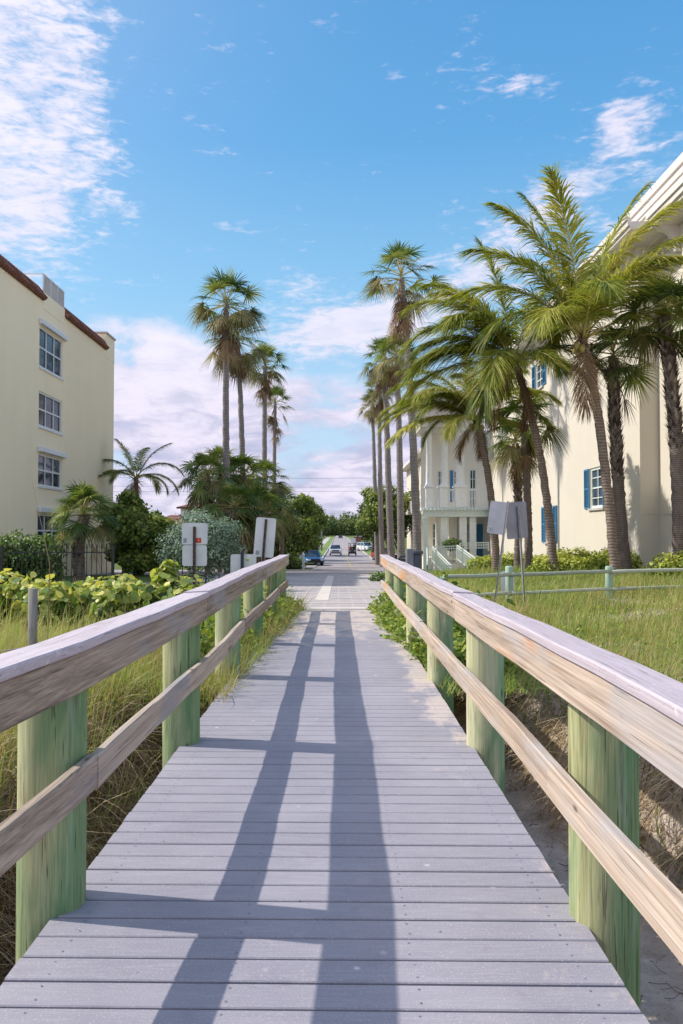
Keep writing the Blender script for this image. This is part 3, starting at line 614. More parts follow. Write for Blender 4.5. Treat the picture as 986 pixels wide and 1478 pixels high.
def coconut(base,ctrl,crown,r0,r1,fr,label,group='coconut palms beside the ivory building',L=4.5,leaf=.85,seed=1,nuts=5,rnd=10,bias=None,dead=4,rel=(-5,60),rdr=(70,115)):
    global rng
    root=empty('coconut_palm',base,label,'palm tree',group); tb,P=trunk_mb((base[0],base[1],base[2]-.25),ctrl,crown,r0,r1)
    under(root,tb,'trunk',M['bark_brown']); c=np.array(crown); lf=MB(); st=MB()
    rs=random.Random(seed); lst=list(fr)
    for k in range(rnd):
        a=rs.uniform(0,360); e=rs.uniform(*rel)
        if bias is not None and rs.random()<.55: a=bias+rs.uniform(-60,60)
        lst.append((a,e,L*rs.uniform(.75,1.),rs.uniform(*rdr)))
    for f_ in lst:
        a,e,l_,dr_=f_[:4]; frond(lf,st,c+np.array([.08*math.cos(R(a)),.08*math.sin(R(a)),rs.uniform(-.1,.15)]),R(a),R(e),l_,R(dr_),R(rs.uniform(-14,14)),tint=f_[4] if len(f_)>4 else rs.uniform(.36,.72),leaf=leaf)
    under(root,lf,'crown',M['coco']); under(root,st,'frond_stem',M['coco_stem'])
    d=MB(); ds=MB()
    for k in range(dead):
        a=rs.uniform(0,6.28); frond(d,ds,c-np.array([0,0,.15]),a,R(rs.uniform(-60,-25)),L*rs.uniform(.4,.6),R(50),0,tint=rs.uniform(.2,.8),dens=.6,leaf=leaf*.6,sag=.6)
    for k in range(60):
        a=rs.uniform(0,6.28); ribbons(d,[c+np.array([.1*math.cos(a),.1*math.sin(a),rs.uniform(-.3,.1)])],[[math.cos(a),math.sin(a),rs.uniform(-.6,1.2)]],rs.uniform(.2,.7),.05,[[0,0,-.4]],3,rs.random())
    under(root,d,'dead_frond',M['fan_dead']); 
    if nuts:
        for k in range(nuts):
            nb_=MB()
            a=rs.uniform(0,6.28); p=c+np.array([.24*math.cos(a),.24*math.sin(a),-.22-rs.random()*.15]); nb_.lathe(p,[(.0,-.12),(.06,-.10),(.095,0),(.06,.10),(0,.13)],8,.5)
            under(root,nb_,'coconut',M['coco_stem'])
    return root
def fan(mbL,mbS,base,az,el,pet,Rf,tint,droop=.3,A=1.95,n=34,petdroop=.5):
    d=np.array([math.cos(el)*math.cos(az),math.cos(el)*math.sin(az),math.sin(el)]); t=np.linspace(0,1,7)[:,None]
    P=np.array(base)+pet*(d*t+np.array([0,0,-petdroop*.35])*t*t); mbS.tube(P,np.linspace(.028,.014,7),4,np.clip(tint,0,1))
    ax=nrm(P[-1]-P[-2]); side=nrm(np.cross(ax,[0,0,1.])+1e-4); roll=rng.normal(0,.35); up=np.cross(side,ax); side=side*math.cos(roll)+up*math.sin(roll); up=np.cross(side,ax)
    a=np.linspace(-A,A,n)+rng.normal(0,.02,n); dl=np.cos(a)[:,None]*ax+np.sin(a)[:,None]*side+up*(.12*np.abs(np.sin(a)))[:,None]-.15*up*(np.arange(n)%2)[:,None]*.3
    L=Rf*(.72+.28*np.cos(a*.7))*rng.uniform(.9,1.05,n); W=2.0*A/n*Rf*.50
    b=np.stack([rng.normal(0,.05,n),rng.normal(0,.05,n),-np.abs(rng.normal(droop,.1,n))],-1)
    sd=np.cross(dl,up)
    ribbons(mbL,np.repeat(P[-1][None],n,0),dl,L,W,b,4,np.clip(tint+rng.normal(0,.08,n),0,1),sd,'fan')
def fanpalm(name,base,crown,r0,r1,label,group,green=26,olive=14,dead=14,pet=1.1,Rf=.95,ctrl=None,seed=1,mat='fan_green',bark='bark_grey',boots=None,droop=.3,skirt=.9,upel=(0,85),nseg=34,olive_mat='fan_olive',cat='palm tree'):
    root=empty(name,base,label,cat,group); rs=random.Random(seed)
    ctrl=ctrl or tuple((np.array(base)+np.array(crown))/2+np.array([rs.uniform(-.25,.25),rs.uniform(-.2,.2),0]))
    tb,P=trunk_mb((base[0],base[1],base[2]-.3),ctrl,crown,r0,r1,n=90); under(root,tb,'trunk',M[bark]); c=np.array(crown)
    gl_,st=MB(),MB()
    for k in range(green):
        u=(k+.5)/green; a=k*2.39996+rs.uniform(-.3,.3); e=R(upel[0]+(upel[1]-upel[0])*u**.9+rs.uniform(-10,10))
        fan(gl_,st,c+np.array([0,0,.25*u]),a,e,pet*rs.uniform(.8,1.1)*(.75+.3*(1-u)),Rf*rs.uniform(.85,1.05),rs.uniform(.35,.85),droop,n=nseg,petdroop=.4)
    under(root,gl_,'crown',M[mat])
    if olive:
        ol=MB()
        for k in range(olive):
            fan(ol,st,c-np.array([0,0,.1]),k*2.39996+1,R(rs.uniform(-45,12)),pet*rs.uniform(.75,1.0),Rf*rs.uniform(.8,1.),rs.uniform(.25,.8),droop*2.0,n=nseg)
        under(root,ol,'old_frond',M[olive_mat])
    under(root,st,'leaf_stalk',M['coco_stem'])
    if dead:
        de,ds=MB(),MB()
        for k in range(dead):
            a=k*2.39996; zz=-rs.uniform(.1,skirt); fan(de,de,c+np.array([.12*math.cos(a),.12*math.sin(a),zz]),a,R(rs.uniform(-88,-62)),pet*rs.uniform(.3,.7),Rf*rs.uniform(.6,.85),rs.uniform(.1,.85),.6,A=1.1,n=18)
        under(root,de,'dead_frond',M['fan_dead'])
    if boots:
        b0,b1=boots; bm=MB(); n=int((b1-b0)*70); N=0
        zz=np.array([p[2] for p in P]);
        for k in range(n):
            z=b0+(b1-b0)*k/n; a=k*2.39996+rs.uniform(-.2,.2); cx=np.interp(z,zz,P[:,0]); cy=np.interp(z,zz,P[:,1]); o=np.array([math.cos(a),math.sin(a),0])
            p=np.array([cx,cy,z])+o*r1*.9
            ribbons(bm,[p],[o*.38+np.array([0,0,1.])],rs.uniform(.18,.32),rs.uniform(.09,.15),[o*rs.uniform(.0,.22)],3,rs.random(),[np.cross(o,[0,0,1.])],'blade')
            ribbons(bm,[p-o*.02],[o*.3+np.array([rs.uniform(-.6,.6),rs.uniform(-.6,.6),.8])],rs.uniform(.2,.34),.05,[o*.15],2,rs.random()*.6,[np.cross(o,[0,0,1.])],'blade')
        under(root,bm,'leaf_boot',M['boots'])
    return root
def gz(x,y): return float(ground_z(x,y))
# --- left street row (tall slender palms)
G='tall slender fan palms along the street'
def street_palm(pb,pc,pyc,y,r0,label,seed,**kw):
    xb=lat(pb,y); xc=lat(pc,y); zc=alt(pyc,y); 
    return fanpalm('washingtonia_palm',(xb,y,gz(xb,y)),(xc,y,zc),r0,r0*.62,label,G,seed=seed,**kw)
street_palm(330,326,437,46,.24,'tallest palm left of the street, trunk nearest the left signs',1,pet=1.5,Rf=1.25,green=19,olive=16,dead=16,skirt=1.7,upel=(0,75))
street_palm(352,342,490,53,.23,'second palm from the boardwalk on the left, bent trunk and bushy brown skirt',2,pet=1.6,Rf=1.25,green=20,olive=18,dead=14,skirt=1.3,ctrl=(lat(352,53),53,alt(640,53)))
street_palm(384,382,526,66,.26,'third palm of the left row, dark knob below its crown',3,pet=1.45,Rf=1.15,green=24,olive=12,dead=12,skirt=1.5)
street_palm(397,397,582,78,.24,'fourth and smallest palm of the left row',4,pet=1.5,Rf=1.1,green=20,olive=6,dead=10,skirt=2.2)
# --- right street row
street_palm(603,580,398,43,.24,'tallest palm right of the street with ragged airy crown',5,pet=1.6,Rf=1.15,upel=(-5,75),green=17,olive=10,dead=18,skirt=1.7,ctrl=(lat(600,43),43,alt(620,43)))
street_palm(579,573,512,57,.28,'second palm on the right row, thick straight grey trunk',6,pet=1.3,Rf=1.15,green=20,olive=16,dead=10)
street_palm(566,556,516,62,.29,'third palm on the right row with brown hanging skirt',7,pet=1.4,Rf=1.15,green=20,olive=16,dead=12)
street_palm(552,548,562,76,.27,'fourth palm on the right row standing behind its neighbours',8,pet=1.2,Rf=1.0,green=18,olive=14,dead=12)
street_palm(545,538,582,84,.26,'farthest palm on the right row with thin dark trunk',9,pet=1.2,Rf=1.,green=16,olive=14,dead=12)
# --- coconut palms, right
coconut((lat(890,24),24,gz(lat(890,24),24)),(lat(872,24),24,alt(600,24)),(lat(844,24),24,alt(486,24)),.155,.118,
 [(178,66,4.5,72,.66),(172,52,4.3,80,.62),(185,78,4.9,50,.7),(150,82,4.9,30,.62),(10,82,5.1,34,.68),(232,77,4.7,36,.75),(4,64,4.9,52,.7),(20,48,4.6,70,.62),(350,30,4.4,75,.62),(300,58,4.0,85,.85),(60,68,4.6,50,.5),(120,70,4.6,50,.45),(335,74,4.4,50,.8),(0,12,3.4,60,.3),(200,34,3.6,95,.4),(265,50,3.4,95,.6)],
 'large coconut palm leaning left with upright feathery crown before the shuttered window',seed=3,rnd=4,L=3.9,rel=(25,70),rdr=(50,85),dead=1)
coconut((lat(800,27),27,gz(lat(800,27),27)),(lat(790,27),27,alt(640,27)),(lat(744,27),27,alt(520,27)),.15,.115,
 [(180,46,4.1,100,.62),(186,62,4.2,85,.68),(140,84,4.4,24,.55),(172,70,4.0,70,.66),(195,22,3.9,75,.55),(178,6,3.9,55,.6),(0,62,3.8,80,.5),(8,30,3.3,90,.3),(40,74,4.0,50,.55),(215,52,3.8,95,.66),(155,34,3.8,80,.6),(350,8,3.0,80,.28),(200,66,4.1,85,.72),(188,38,3.9,90,.4),(185,14,3.5,50,.35)],
 'coconut palm with curved trunk and fronds swept left over the balcony',seed=5,rnd=6,bias=185,L=3.6,dead=2,rel=(0,65),rdr=(60,105))
coconut((lat(716,31),31,gz(lat(716,31),31)),(lat(715,31),31,alt(700,31)),(lat(688,31),31,alt(604,31)),.16,.12,
 [(180,38,4.0,85,.70),(188,20,3.9,70,.74),(197,8,3.8,55,.78),(172,56,3.8,90,.62),(120,84,2.9,20,.72),(20,56,3.6,90,.82),(182,66,3.7,80,.66),(5,34,3.2,90,.6),(215,42,3.5,85,.75),(150,46,3.6,90,.5),(186,30,3.8,74,.55),(30,70,3.4,70,.6),(240,60,3.3,85,.8),(0,48,3.5,85,.7),(176,12,3.4,60,.6)],
 'short coconut palm whose yellow green fronds hang over the stair rails',seed=8,rnd=6,bias=185,L=2.9,leaf=.62,nuts=4)
coconut((lat(199,48),48,gz(lat(199,48),48)),(lat(199,48),48,alt(740,48)),(lat(196,48),48,alt(690,48)),.16,.12,
 [(10,70,3.0,50),(20,20,2.8,95),(170,50,3.,80),(190,20,2.8,80),(0,45,3.0,100),(90,70,3.,60),(160,75,2.8,40)],'small coconut palm beside the far corner of the yellow building',group=None,seed=12,rnd=4,L=2.7,leaf=.5,nuts=0)
# --- sabals, right
G2='cabbage palms beside the ivory building'
def sabal(pb,pc,pyc,y,r0,label,seed,group=G2,boots=None,**kw):
    xb=lat(pb,y); xc=lat(pc,y); bt=None if boots is None else (alt(boots[0],y),alt(boots[1],y))
    kw.setdefault('pet',1.0); kw.setdefault('Rf',.95); kw.setdefault('green',24); kw.setdefault('olive',6); kw.setdefault('dead',4)
    kw.setdefault('upel',(-35,80))
    return fanpalm('cabbage_palm',(xb,y,gz(xb,y)),(xc,y,alt(pyc,y)),r0,r0*.92,label,group,seed=seed,boots=bt,droop=.42,bark='bark_dark',**kw)
sabal(905,888,515,26.5,.195,'cabbage palm with shaggy boots on its upper trunk, right of the big coconut palm',21,boots=(695,530),pet=.85,Rf=.95,green=20,olive=2,dead=1)
sabal(980,962,455,24,.20,'cabbage palm at the right border with shaggy boots and dark drooping fans',22,boots=(655,470),pet=1.,Rf=1.05,green=26,olive=4,dead=2)
sabal(746,745,640,33,.16,'small cabbage palm left of its taller neighbour, behind the grey signs',23,boots=(735,650),pet=.8,Rf=.8,green=18)
sabal(763,758,612,31,.16,'cabbage palm with dark slim trunk standing behind the grey signs',24,boots=None,pet=1.0,Rf=.95,green=20,dead=4,olive=3)
# --- sabal left foreground
sabal(120,122,745,25,.19,'stout little fan palm before the yellow building wall',31,group=None,pet=.72,Rf=.72,green=34,olive=5,dead=2,upel=(-22,85),nseg=30,boots=(785,762))
# --- cluster of fan palms and trees on the left of the street
G3='young fan palms massed left of the street'
for k,(pb,py,y,lab) in enumerate(((300,690,44,'young fan palm at the left end of the mass, behind the silver shrub'),(318,676,50,'young fan palm with light tips left of the tallest trunk'),(352,688,50,'young fan palm between the two tallest left trunks'),(382,694,54,'young fan palm right of the bent trunk'),(338,735,42,'lowest young fan palm behind the tilted white sign'),(372,742,44,'young fan palm above the tilted white sign'),(405,728,58,'young fan palm at the right end of the mass'))):
    sabal(pb,pb,py,y,.17,lab,40+k,group=G3,pet=1.25,Rf=1.05,green=26,olive=10,dead=8,upel=(-40,80),nseg=22)
for k,(px,y,top,w,lab,mt) in enumerate((
 (362,56,722,5.5,'broad dark tree filling the gap behind the left palm mass','tree'),
 (395,62,720,6,'dark broadleaf tree to the left of the white gate posts','tree'),
 (425,70,712,5.0,'leafy tree behind the two white gate posts','tree_bright'),
 (441,90,716,4.6,'leafy tree overhanging the blue parked car','tree_bright'),
 (432,120,722,7,'tree above the left sidewalk','tree_bright'),
 (444,170,736,6,'distant tree on the left of the street','tree'),
 (420,100,728,8,'dark tree behind the blue parked car','tree'),
 (335,70,735,5.,'dark tree behind the silver shrub','tree'),
 (180,44,705,3.0,'brown shaded tree at the corner of the yellow building','tree_bright'),
 (205,42,735,3.6,'low tree right of the small coconut palm','tree_bright'),
 (222,52,748,3.6,'olive tree between the small coconut palm and the tiled house','tree_bright'))):
    x=lat(px,y); z0=gz(x,y); broadleaf(x,y,alt(top,y)-z0,w,lab,mt,5200 if y<100 else 4000,(.16,.34) if y<100 else (.3,.6),seed=60+k,low=.05)
for k,(px,y,top,w,lab,mt) in enumerate((
 (546,92,700,4.6,'leafy tree nearest the street behind the right palm trunks','tree_bright'),
 (560,80,700,5.2,'leafy tree among the trunks of the right palm row','tree_bright'),
 (575,88,705,8.0,'leafy tree between the right palm row and the balconies','tree'),
 (538,135,722,7.5,'tree behind the parked white car','tree'),
 (529,190,738,9,'distant tree on the right of the street','tree'))):
    x=lat(px,y); z0=gz(x,y); broadleaf(x,y,alt(top,y)-z0,w,lab,mt,5200 if y<100 else 4200,(.18,.36) if y<100 else (.3,.6),seed=90+k,low=.36)
# far woodland closing the street
fw=MB(); 
for k in range(130):
    y=random.uniform(260,640); side=random.choice((-1,1)); x=side*random.uniform(8,120)+(2 if side>0 else -1)
    if y>500: x=random.uniform(-70,70); y+=90
    h_=random.uniform(8,13)+(5 if y>500 else 0); blob_leaves(fw,[(x,y,float(road_z(y))+h_*.5,6,6,h_*.55)],330,(.9,2.0),5,.7,shell=.7,tb=.45,ts=.15)
for k in range(46):
    y=random.uniform(655,720); x=-34+k*1.6+random.uniform(-1,1); h_=random.uniform(10,17); blob_leaves(fw,[(x,y,float(road_z(y))+h_*.45,4.5,5,h_*.6)],420,(.9,1.9),5,.7,shell=.6,tb=.35,ts=.15)
tag(fw.build('distant_woodland',M['tree']),'distant mass of trees closing the end of the street','woodland',kind='stuff')

# ------------------------------------------------------------------ yellow building (left)
def wall_holes(mb,axis_,c,a0,a1,z0,z1,holes,depth,s_,tint=.5):
    """wall in plane axis_=c spanning a0..a1,z0..z1 with rectangular holes; reveals go depth along s_ direction"""
    A=sorted({a0,a1}|{v for h_ in holes for v in h_[:2]}); Z=sorted({z0,z1}|{v for h_ in holes for v in h_[2:]})
    def P(a,z,d=0): return (c+d,a,z) if axis_=='x' else (a,c+d,z)
    for i_ in range(len(A)-1):
        for j_ in range(len(Z)-1):
            ca_,cz_=(A[i_]+A[i_+1])/2,(Z[j_]+Z[j_+1])/2
            if any(h_[0]<ca_<h_[1] and h_[2]<cz_<h_[3] for h_ in holes): continue
            mb.add([P(A[i_],Z[j_]),P(A[i_+1],Z[j_]),P(A[i_+1],Z[j_+1]),P(A[i_],Z[j_+1])],[(0,1,2,3)],tint)
    for h_ in holes:
        q=[(h_[0],h_[2]),(h_[1],h_[2]),(h_[1],h_[3]),(h_[0],h_[3])]
        for k in range(4):
            a,b_=q[k],q[(k+1)%4]; mb.add([P(*a),P(*b_),P(*b_,depth*s_),P(*a,depth*s_)],[(0,1,2,3)],tint)
def window(root,axis_,c,a0,a1,z0,z1,inward,nx_,nz_,fr=.07,mt=.035,frame_mat='window_frame',mid=True):
    """frame with muntins + glass pane; c = wall plane, inward = sign into the building"""
    f=MB(); d0=c+inward*.05; d1=c+inward*.12
    def B(a,b_,z,zz,da,db): 
        (f.box(min(da,db),max(da,db),a,b_,z,zz) if axis_=='x' else f.box(a,b_,min(da,db),max(da,db),z,zz))
    B(a0,a0+fr,z0,z1,d0,d1); B(a1-fr,a1,z0,z1,d0,d1); B(a0+fr,a1-fr,z0,z0+fr,d0,d1); B(a0+fr,a1-fr,z1-fr,z1,d0,d1)
    e0=c+inward*.065; e1=c+inward*.105
    for k in range(1,nx_): a=a0+(a1-a0)*k/nx_; B(a-mt/2-.01,a+mt/2+.01,z0+fr,z1-fr,e0,e1)
    for k in range(1,nz_):
        z=z0+(z1-z0)*k/nz_; t_=mt*(1.6 if (mid and k==nz_//2) else 1)/2; B(a0+fr,a1-fr,z-t_,z+t_,e0+inward*.002,e1-inward*.002)
    fo=under(root,f,'window',M[frame_mat])
    g_=MB(); dp=c+inward*.115
    if axis_=='x': g_.add([(dp,a0+.02,z0+.02),(dp,a1-.02,z0+.02),(dp,a1-.02,z1-.02),(dp,a0+.02,z1-.02)],[(0,1,2,3)])
    else: g_.add([(a0+.02,dp,z0+.02),(a1-.02,dp,z0+.02),(a1-.02,dp,z1-.02),(a0+.02,dp,z1-.02)],[(0,1,2,3)])
    po=under(root,g_,'pane',M['glass'],parent=fo); return fo
WX=-14.2; Y0,Y1=30.,50.6; zb=-1.4; zr=alt(378,33.7)-.15
root=empty('yellow_apartment_building',(WX-6,38,zb),'tall yellow cream apartment building with four stacked windows and clay tiled roof edge','building')
wy0=-WX*F/(489-55); wy1=-WX*F/(489-89); wins=[]
wym=(wy0+wy1)/2
for c_,hh in ((509,56),(596,48),(681,44),(766,46)):
    zc=alt(c_,wym); wins.append((wy0,wy1,zc-hh/2*wym/F-.02,zc+hh/2*wym/F+.02))
wy0+=.0
w=MB(); wall_holes(w,'x',WX,Y0,Y1,zb,zr,wins,.16,-1)
w.add([(WX,Y0,zb),(WX-13,Y0,zb),(WX-13,Y0,zr),(WX,Y0,zr)],[(0,1,2,3)]); w.add([(WX,Y1,zb),(WX-13,Y1,zb),(WX-13,Y1,zr),(WX,Y1,zr)],[(0,1,2,3)]); w.add([(WX-13,Y0,zb),(WX-13,Y1,zb),(WX-13,Y1,zr),(WX-13,Y0,zr)],[(0,1,2,3)]); w.add([(WX,Y0,zr),(WX,Y1,zr),(WX-13,Y1,zr),(WX-13,Y0,zr)],[(0,1,2,3)])
under(root,w,'wall',M['cream_stucco'])
for wi in wins: window(root,'x',WX,*wi,-1,3,2,fr=.09,mt=.05)
for wi in (wins[0],wins[2],wins[3]):
    b_=MB(); b_.box(WX+.01,WX+.20,wi[0]-.12,wi[1]+.25,wi[3]+.06,wi[3]+.30); under(root,b_,'shutter_box',M['window_frame'],bevel=.03)
for wi in wins:
    b_=MB(); b_.box(WX-.04,WX+.07,wi[0]-.06,wi[1]+.06,wi[2]-.10,wi[2]-.005); under(root,b_,'sill',M['window_frame'],bevel=.01)
# tiled parapet edge pieces (mansard) with terrace boxes between
def tiles(y0,y1):
    t=MB(); h1=.55; n=int((y1-y0)/.28)
    for k in range(n):
        ya=y0+(y1-y0)*k/n; yb=y0+(y1-y0)*(k+1)/n; ym=(ya+yb)/2
        for q in range(2):
            z0=zr+.02+q*h1/2; x0=WX+.16-q*.2; t.tube([(x0,ym,z0-.04),(x0-.24,ym,z0+h1/2+.02)],[(yb-ya)*.52,(yb-ya)*.42],7,random.random())
    t.box(WX-1.2,WX-.02,y0,y1,zr-.01,zr+.32); under(root,t,'tile_roof_edge',M['tiles'])
# y positions: left run to px 58, terrace 58-90, run 90-152, chimney-like corner 140-168
ya=-WX*F/(489-60); yb=-WX*F/(489-91); yc=-WX*F/(489-151); 
tiles(Y0+.2,ya-.05); tiles(yb+.05,yc)
p=MB(); zt=zr+1.05
p.box(WX-2.2,WX+.02,ya,yb,zr-.45,zr+.38)
under(root,p,'terrace_wall',M['cream_stucco'],bevel=.02)
rl=MB(); rl.box(WX-.06,WX,ya+.02,yb-.02,zt+.18,zt+.23)
for k in range(4):
    y=ya+.04+(yb-ya-.14)*k/3; rl.box(WX-.06,WX,y,y+.05,zr+.38,zt+.18)
rl.box(WX-2.1,WX-.06,ya+.02,ya+.07,zt+.18,zt+.23)
under(root,rl,'terrace_railing',M['window_frame'])
sc=MB(); sc.box(WX-.045,WX-.02,ya+.05,yb-.05,zr+.39,zt+.17); under(root,sc,'terrace_screen',M['concrete'])
p=MB(); p.box(WX-2.6,WX+.015,yc+.02,Y1+.02,zr-.5,zr+.95); under(root,p,'corner_parapet',M['cream_stucco'],bevel=.02)
p=MB(); p.box(WX-2.7,WX+.09,yc-.05,Y1+.1,zr+.952,zr+1.07); under(root,p,'coping',M['concrete'],bevel=.02)

# ------------------------------------------------------------------ ivory building (right)
EX=11.4; EYR=30.3; top=alt(320,28.4); zb=-1.6
root=empty('ivory_villa',(EX+4,45,zb),'large ivory stucco building with blue shutters, deep white eaves and columned balconies','building')
win1=(-0+EX*F/(877-489)+0,EX*F/(850-489),alt(733,EX*F/363.),alt(672,EX*F/375.))
win1=(34.55,36.35,alt(733,35.5),alt(674,35.5)); win2=(42.6,44.2,alt(783,43.6),alt(731,43.6)); win3=(44.6,46.2,9.7,11.2)
w=MB(); wall_holes(w,'x',EX,EYR,60.5,zb,top,[win1,win2,win3],.2,1)
w.add([(EX,EYR,zb),(EX+.72,EYR,zb),(EX+.72,EYR,top),(EX,EYR,top)],[(0,1,2,3)])
w.add([(EX+.72,10,zb),(EX+.72,EYR,zb),(EX+.72,EYR,top),(EX+.72,10,top)],[(0,1,2,3)])
w.add([(EX,60.5,zb),(EX+12,60.5,zb),(EX+12,60.5,top),(EX,60.5,top)],[(0,1,2,3)]); w.add([(EX+12,10,zb),(EX+12,60.5,zb),(EX+12,60.5,top),(EX+12,10,top)],[(0,1,2,3)]); w.add([(EX+.72,10,zb),(EX+12,10,zb),(EX+12,10,top),(EX+.72,10,top)],[(0,1,2,3)])
under(root,w,'wall',M['ivory_stucco'])
jn=MB(); jn.box(EX+.70,EX+.719,10,EYR-.02,2.15,2.17); jn.box(EX+.02,EX+.70,EYR-.012,EYR-.002,2.15,2.17); under(root,jn,'wall_joint',M['concrete'])
for wi,ns in ((win1,4),(win2,4),(win3,3)):
    f=window(root,'x',EX,*wi,1,2,ns,fr=.11,mt=.04,frame_mat='pale_green_paint')
    s_=MB(); s_.box(EX-.09,EX+.05,wi[0]-.15,wi[1]+.15,wi[2]-.11,wi[2]-.005); under(root,s_,'sill',M['concrete'],bevel=.01)
    for a,b_ in ((wi[0]-.75,wi[0]-.05),(wi[1]+.05,wi[1]+.75)):
        sh=MB(); sh.box(EX-.06,EX-.005,a,a+.07,wi[2],wi[3]); sh.box(EX-.06,EX-.005,b_-.07,b_,wi[2],wi[3]); sh.box(EX-.06,EX-.005,a+.07,b_-.07,wi[2],wi[2]+.08); sh.box(EX-.06,EX-.005,a+.07,b_-.07,wi[3]-.08,wi[3]); zm=(wi[2]+wi[3])/2; sh.box(EX-.06,EX-.005,a+.07,b_-.07,zm-.04,zm+.04)
        sh.box(EX-.016,EX-.005,a+.07,b_-.07,wi[2]+.08,wi[3]-.08)
        nsl=int((wi[3]-wi[2])/.085)
        for k in range(nsl):
            z=wi[2]+.12+(wi[3]-wi[2]-.24)*k/(nsl-1)
            if abs(z-zm)<.05: continue
            sh.obox((EX-.036,(a+b_)/2,z),(.055,b_-a-.14,.012),Matrix.Rotation(R(35),3,'Y'))
        under(root,sh,'shutter',M['blue_shutter'])
# eaves: soffit slab, fascia, brackets
def eave(x,y0,y1,ov,zt):
    e=MB(); e.box(x-ov,x+1.0,y0,y1,zt-.10,zt+.18); e.box(x-ov-.09,x-ov+.0,y0,y1,zt+.02,zt+.34); e.box(x-ov-.16,x-ov-.09,y0,y1,zt+.22,zt+.40)
    return e
e=eave(EX,EYR-1.8,60.3,.95,top); under(root,e,'eave',M['cornice'])
e=eave(EX+.72,9,EYR-1.8-.002,.95,top); under(root,e,'eave',M['cornice'])
for x_,ya_,yb_ in ((EX,EYR+.3,60.),(EX+.72,12,EYR-1.)):
    for y in np.arange(ya_,yb_,2.3):
        prof=[(0,-.10),(-.85,-.10),(-.80,-.22),(-.5,-.30),(-.3,-.5),(-.22,-.8),(-.2,-1.0),(0,-1.05)]
        V=[(x_+a,y+dy,top+b_-.001) for dy in (0,.28) for a,b_ in prof]; k=len(prof)
        br=MB(); br.add(V,[(i_,(i_+1)%k,k+(i_+1)%k,k+i_) for i_ in range(k)]); br.add(V,[tuple(range(k))[::-1],tuple(range(k,2*k))]); under(root,br,'bracket',M['cornice'])
fz=MB(); fz.box(EX-.05,EX-.002,EYR,60.3,top-.62,top-.11); fz.box(EX+.67,EX+.718,10,EYR-.01,top-.62,top-.11); under(root,fz,'frieze',M['cornice'])
# attic wall above the eave with mouldings
za=top+.18; zt=alt(218,28)-.85; pa=MB(); pa.box(EX+.72,EX+11,9.5,60.2,za,zt); under(root,pa,'attic_wall',M['ivory_stucco'])
co=MB(); co.box(EX+.64,EX+11.1,9.4,60.25,zt+.002,zt+.12); co.box(EX+.58,EX+11.2,9.3,60.3,zt+.122,zt+.40); co.box(EX+.50,EX+11.3,9.2,60.35,zt+.402,zt+.72); under(root,co,'roof_cornice',M['cornice'])
# porch wing
PY=61.6
pw=MB(); pz=2.8
X0,X1=lat(612,PY),EX+.3
back=[(lat(624,PY+4),lat(633,PY+4),-.2,2.3),(lat(672,PY+4),lat(680,PY+4),-.4,2.3),(lat(655,PY+4),lat(665,PY+4),4.0,6.6),(lat(678,PY+4),lat(688,PY+4),3.5,6.7),(lat(632,PY+4),lat(640,PY+4),4.2,6.6)]
wall_holes(pw,'y',PY+4,X0+.2,X1+6,-1.8,9.9,back,.2,1)
pw.box(X0,X1+6,PY-.2,PY+3.99,-1.8,-.4); pw.box(X0+.2,X1+6,PY,PY+3.99,3.0,3.28)
pw.box(lat(648,PY+2),lat(660,PY+2),PY+2.,PY+3.98,-.4,2.99)
under(root,pw,'porch_wall',M['porch_stucco'])
for b_ in back: window(root,'y',PY+4,*b_,1,2,4,fr=.1,mt=.05,frame_mat='pale_green_paint')
sh=MB(); sh.box(lat(650,PY+3.95),lat(654.5,PY+3.95),PY+3.9,PY+3.96,4.0,6.6); under(root,sh,'shutter',M['blue_shutter'])
sh=MB(); sh.box(lat(686,PY+3.9),lat(697,PY+3.9),PY+3.9,PY+3.96,-.4,2.2); under(root,sh,'door',M['blue_shutter'])
beam=MB(); beam.box(X0-.1,X1,PY-.35,PY-.02,2.72,3.34); beam.box(X0-.25,X1,PY-.48,PY-.352,3.18,3.42); under(root,beam,'balcony_beam',M['pale_green_paint'],bevel=.02)
for k in range(18):
    x=X0-.1+k*.28
    t=MB(); t.box(x,x+.09,PY-.75,PY-.482,3.22,3.36); under(root,t,'rafter_tail',M['pale_green_paint'])
def column(px,w_,z0,z1,mat,rnd=False,cap=True,yy=PY):
    c=MB(); x=lat(px,yy)
    if rnd:
        c.lathe((x,yy+.2,z0),[(w_*.62,0),(w_*.62,.12),(w_*.5,.2),(w_*.5,.3),(w_*.42,(z1-z0)-.3),(w_*.5,(z1-z0)-.28),(w_*.6,(z1-z0)-.1),(w_*.6,z1-z0)],18)
    else:
        c.box(x-w_/2,x+w_/2,yy,yy+w_,z0,z1)
        if cap: c.box(x-w_/2-.06,x+w_/2+.06,yy-.06,yy+w_+.06,z0-.001,z0+.18); c.box(x-w_/2-.06,x+w_/2+.06,yy-.06,yy+w_+.06,z1-.2,z1-.001)
    under(root,c,'column',M[mat],bevel=0 if rnd else .015)
column(614.5,.32,-2.,2.72,'pale_green_paint',yy=PY-.4)
column(641,.55,-.4,3.0,'white_paint'); column(669,.55,-.4,3.0,'white_paint'); column(683,.5,-.4,2.99,'white_paint'); column(633,.5,-.4,3.0,'cornice',True)
for px,w_ in ((620,.5),(640,.6),(665,.9)):
    c=MB(); x=lat(px,PY); c.box(x-w_/2,x+w_/2,PY-.3,PY+.5,3.43,4.95); c.box(x-w_/2-.1,x+w_/2+.1,PY-.4,PY+.6,4.952,5.1); under(root,c,'pedestal',M['white_paint'],bevel=.02)
column(643,.55,5.1,9.6,'white_paint',True); column(665.5,.75,5.1,9.6,'white_paint',True); column(620,.5,5.1,9.6,'white_paint',True)
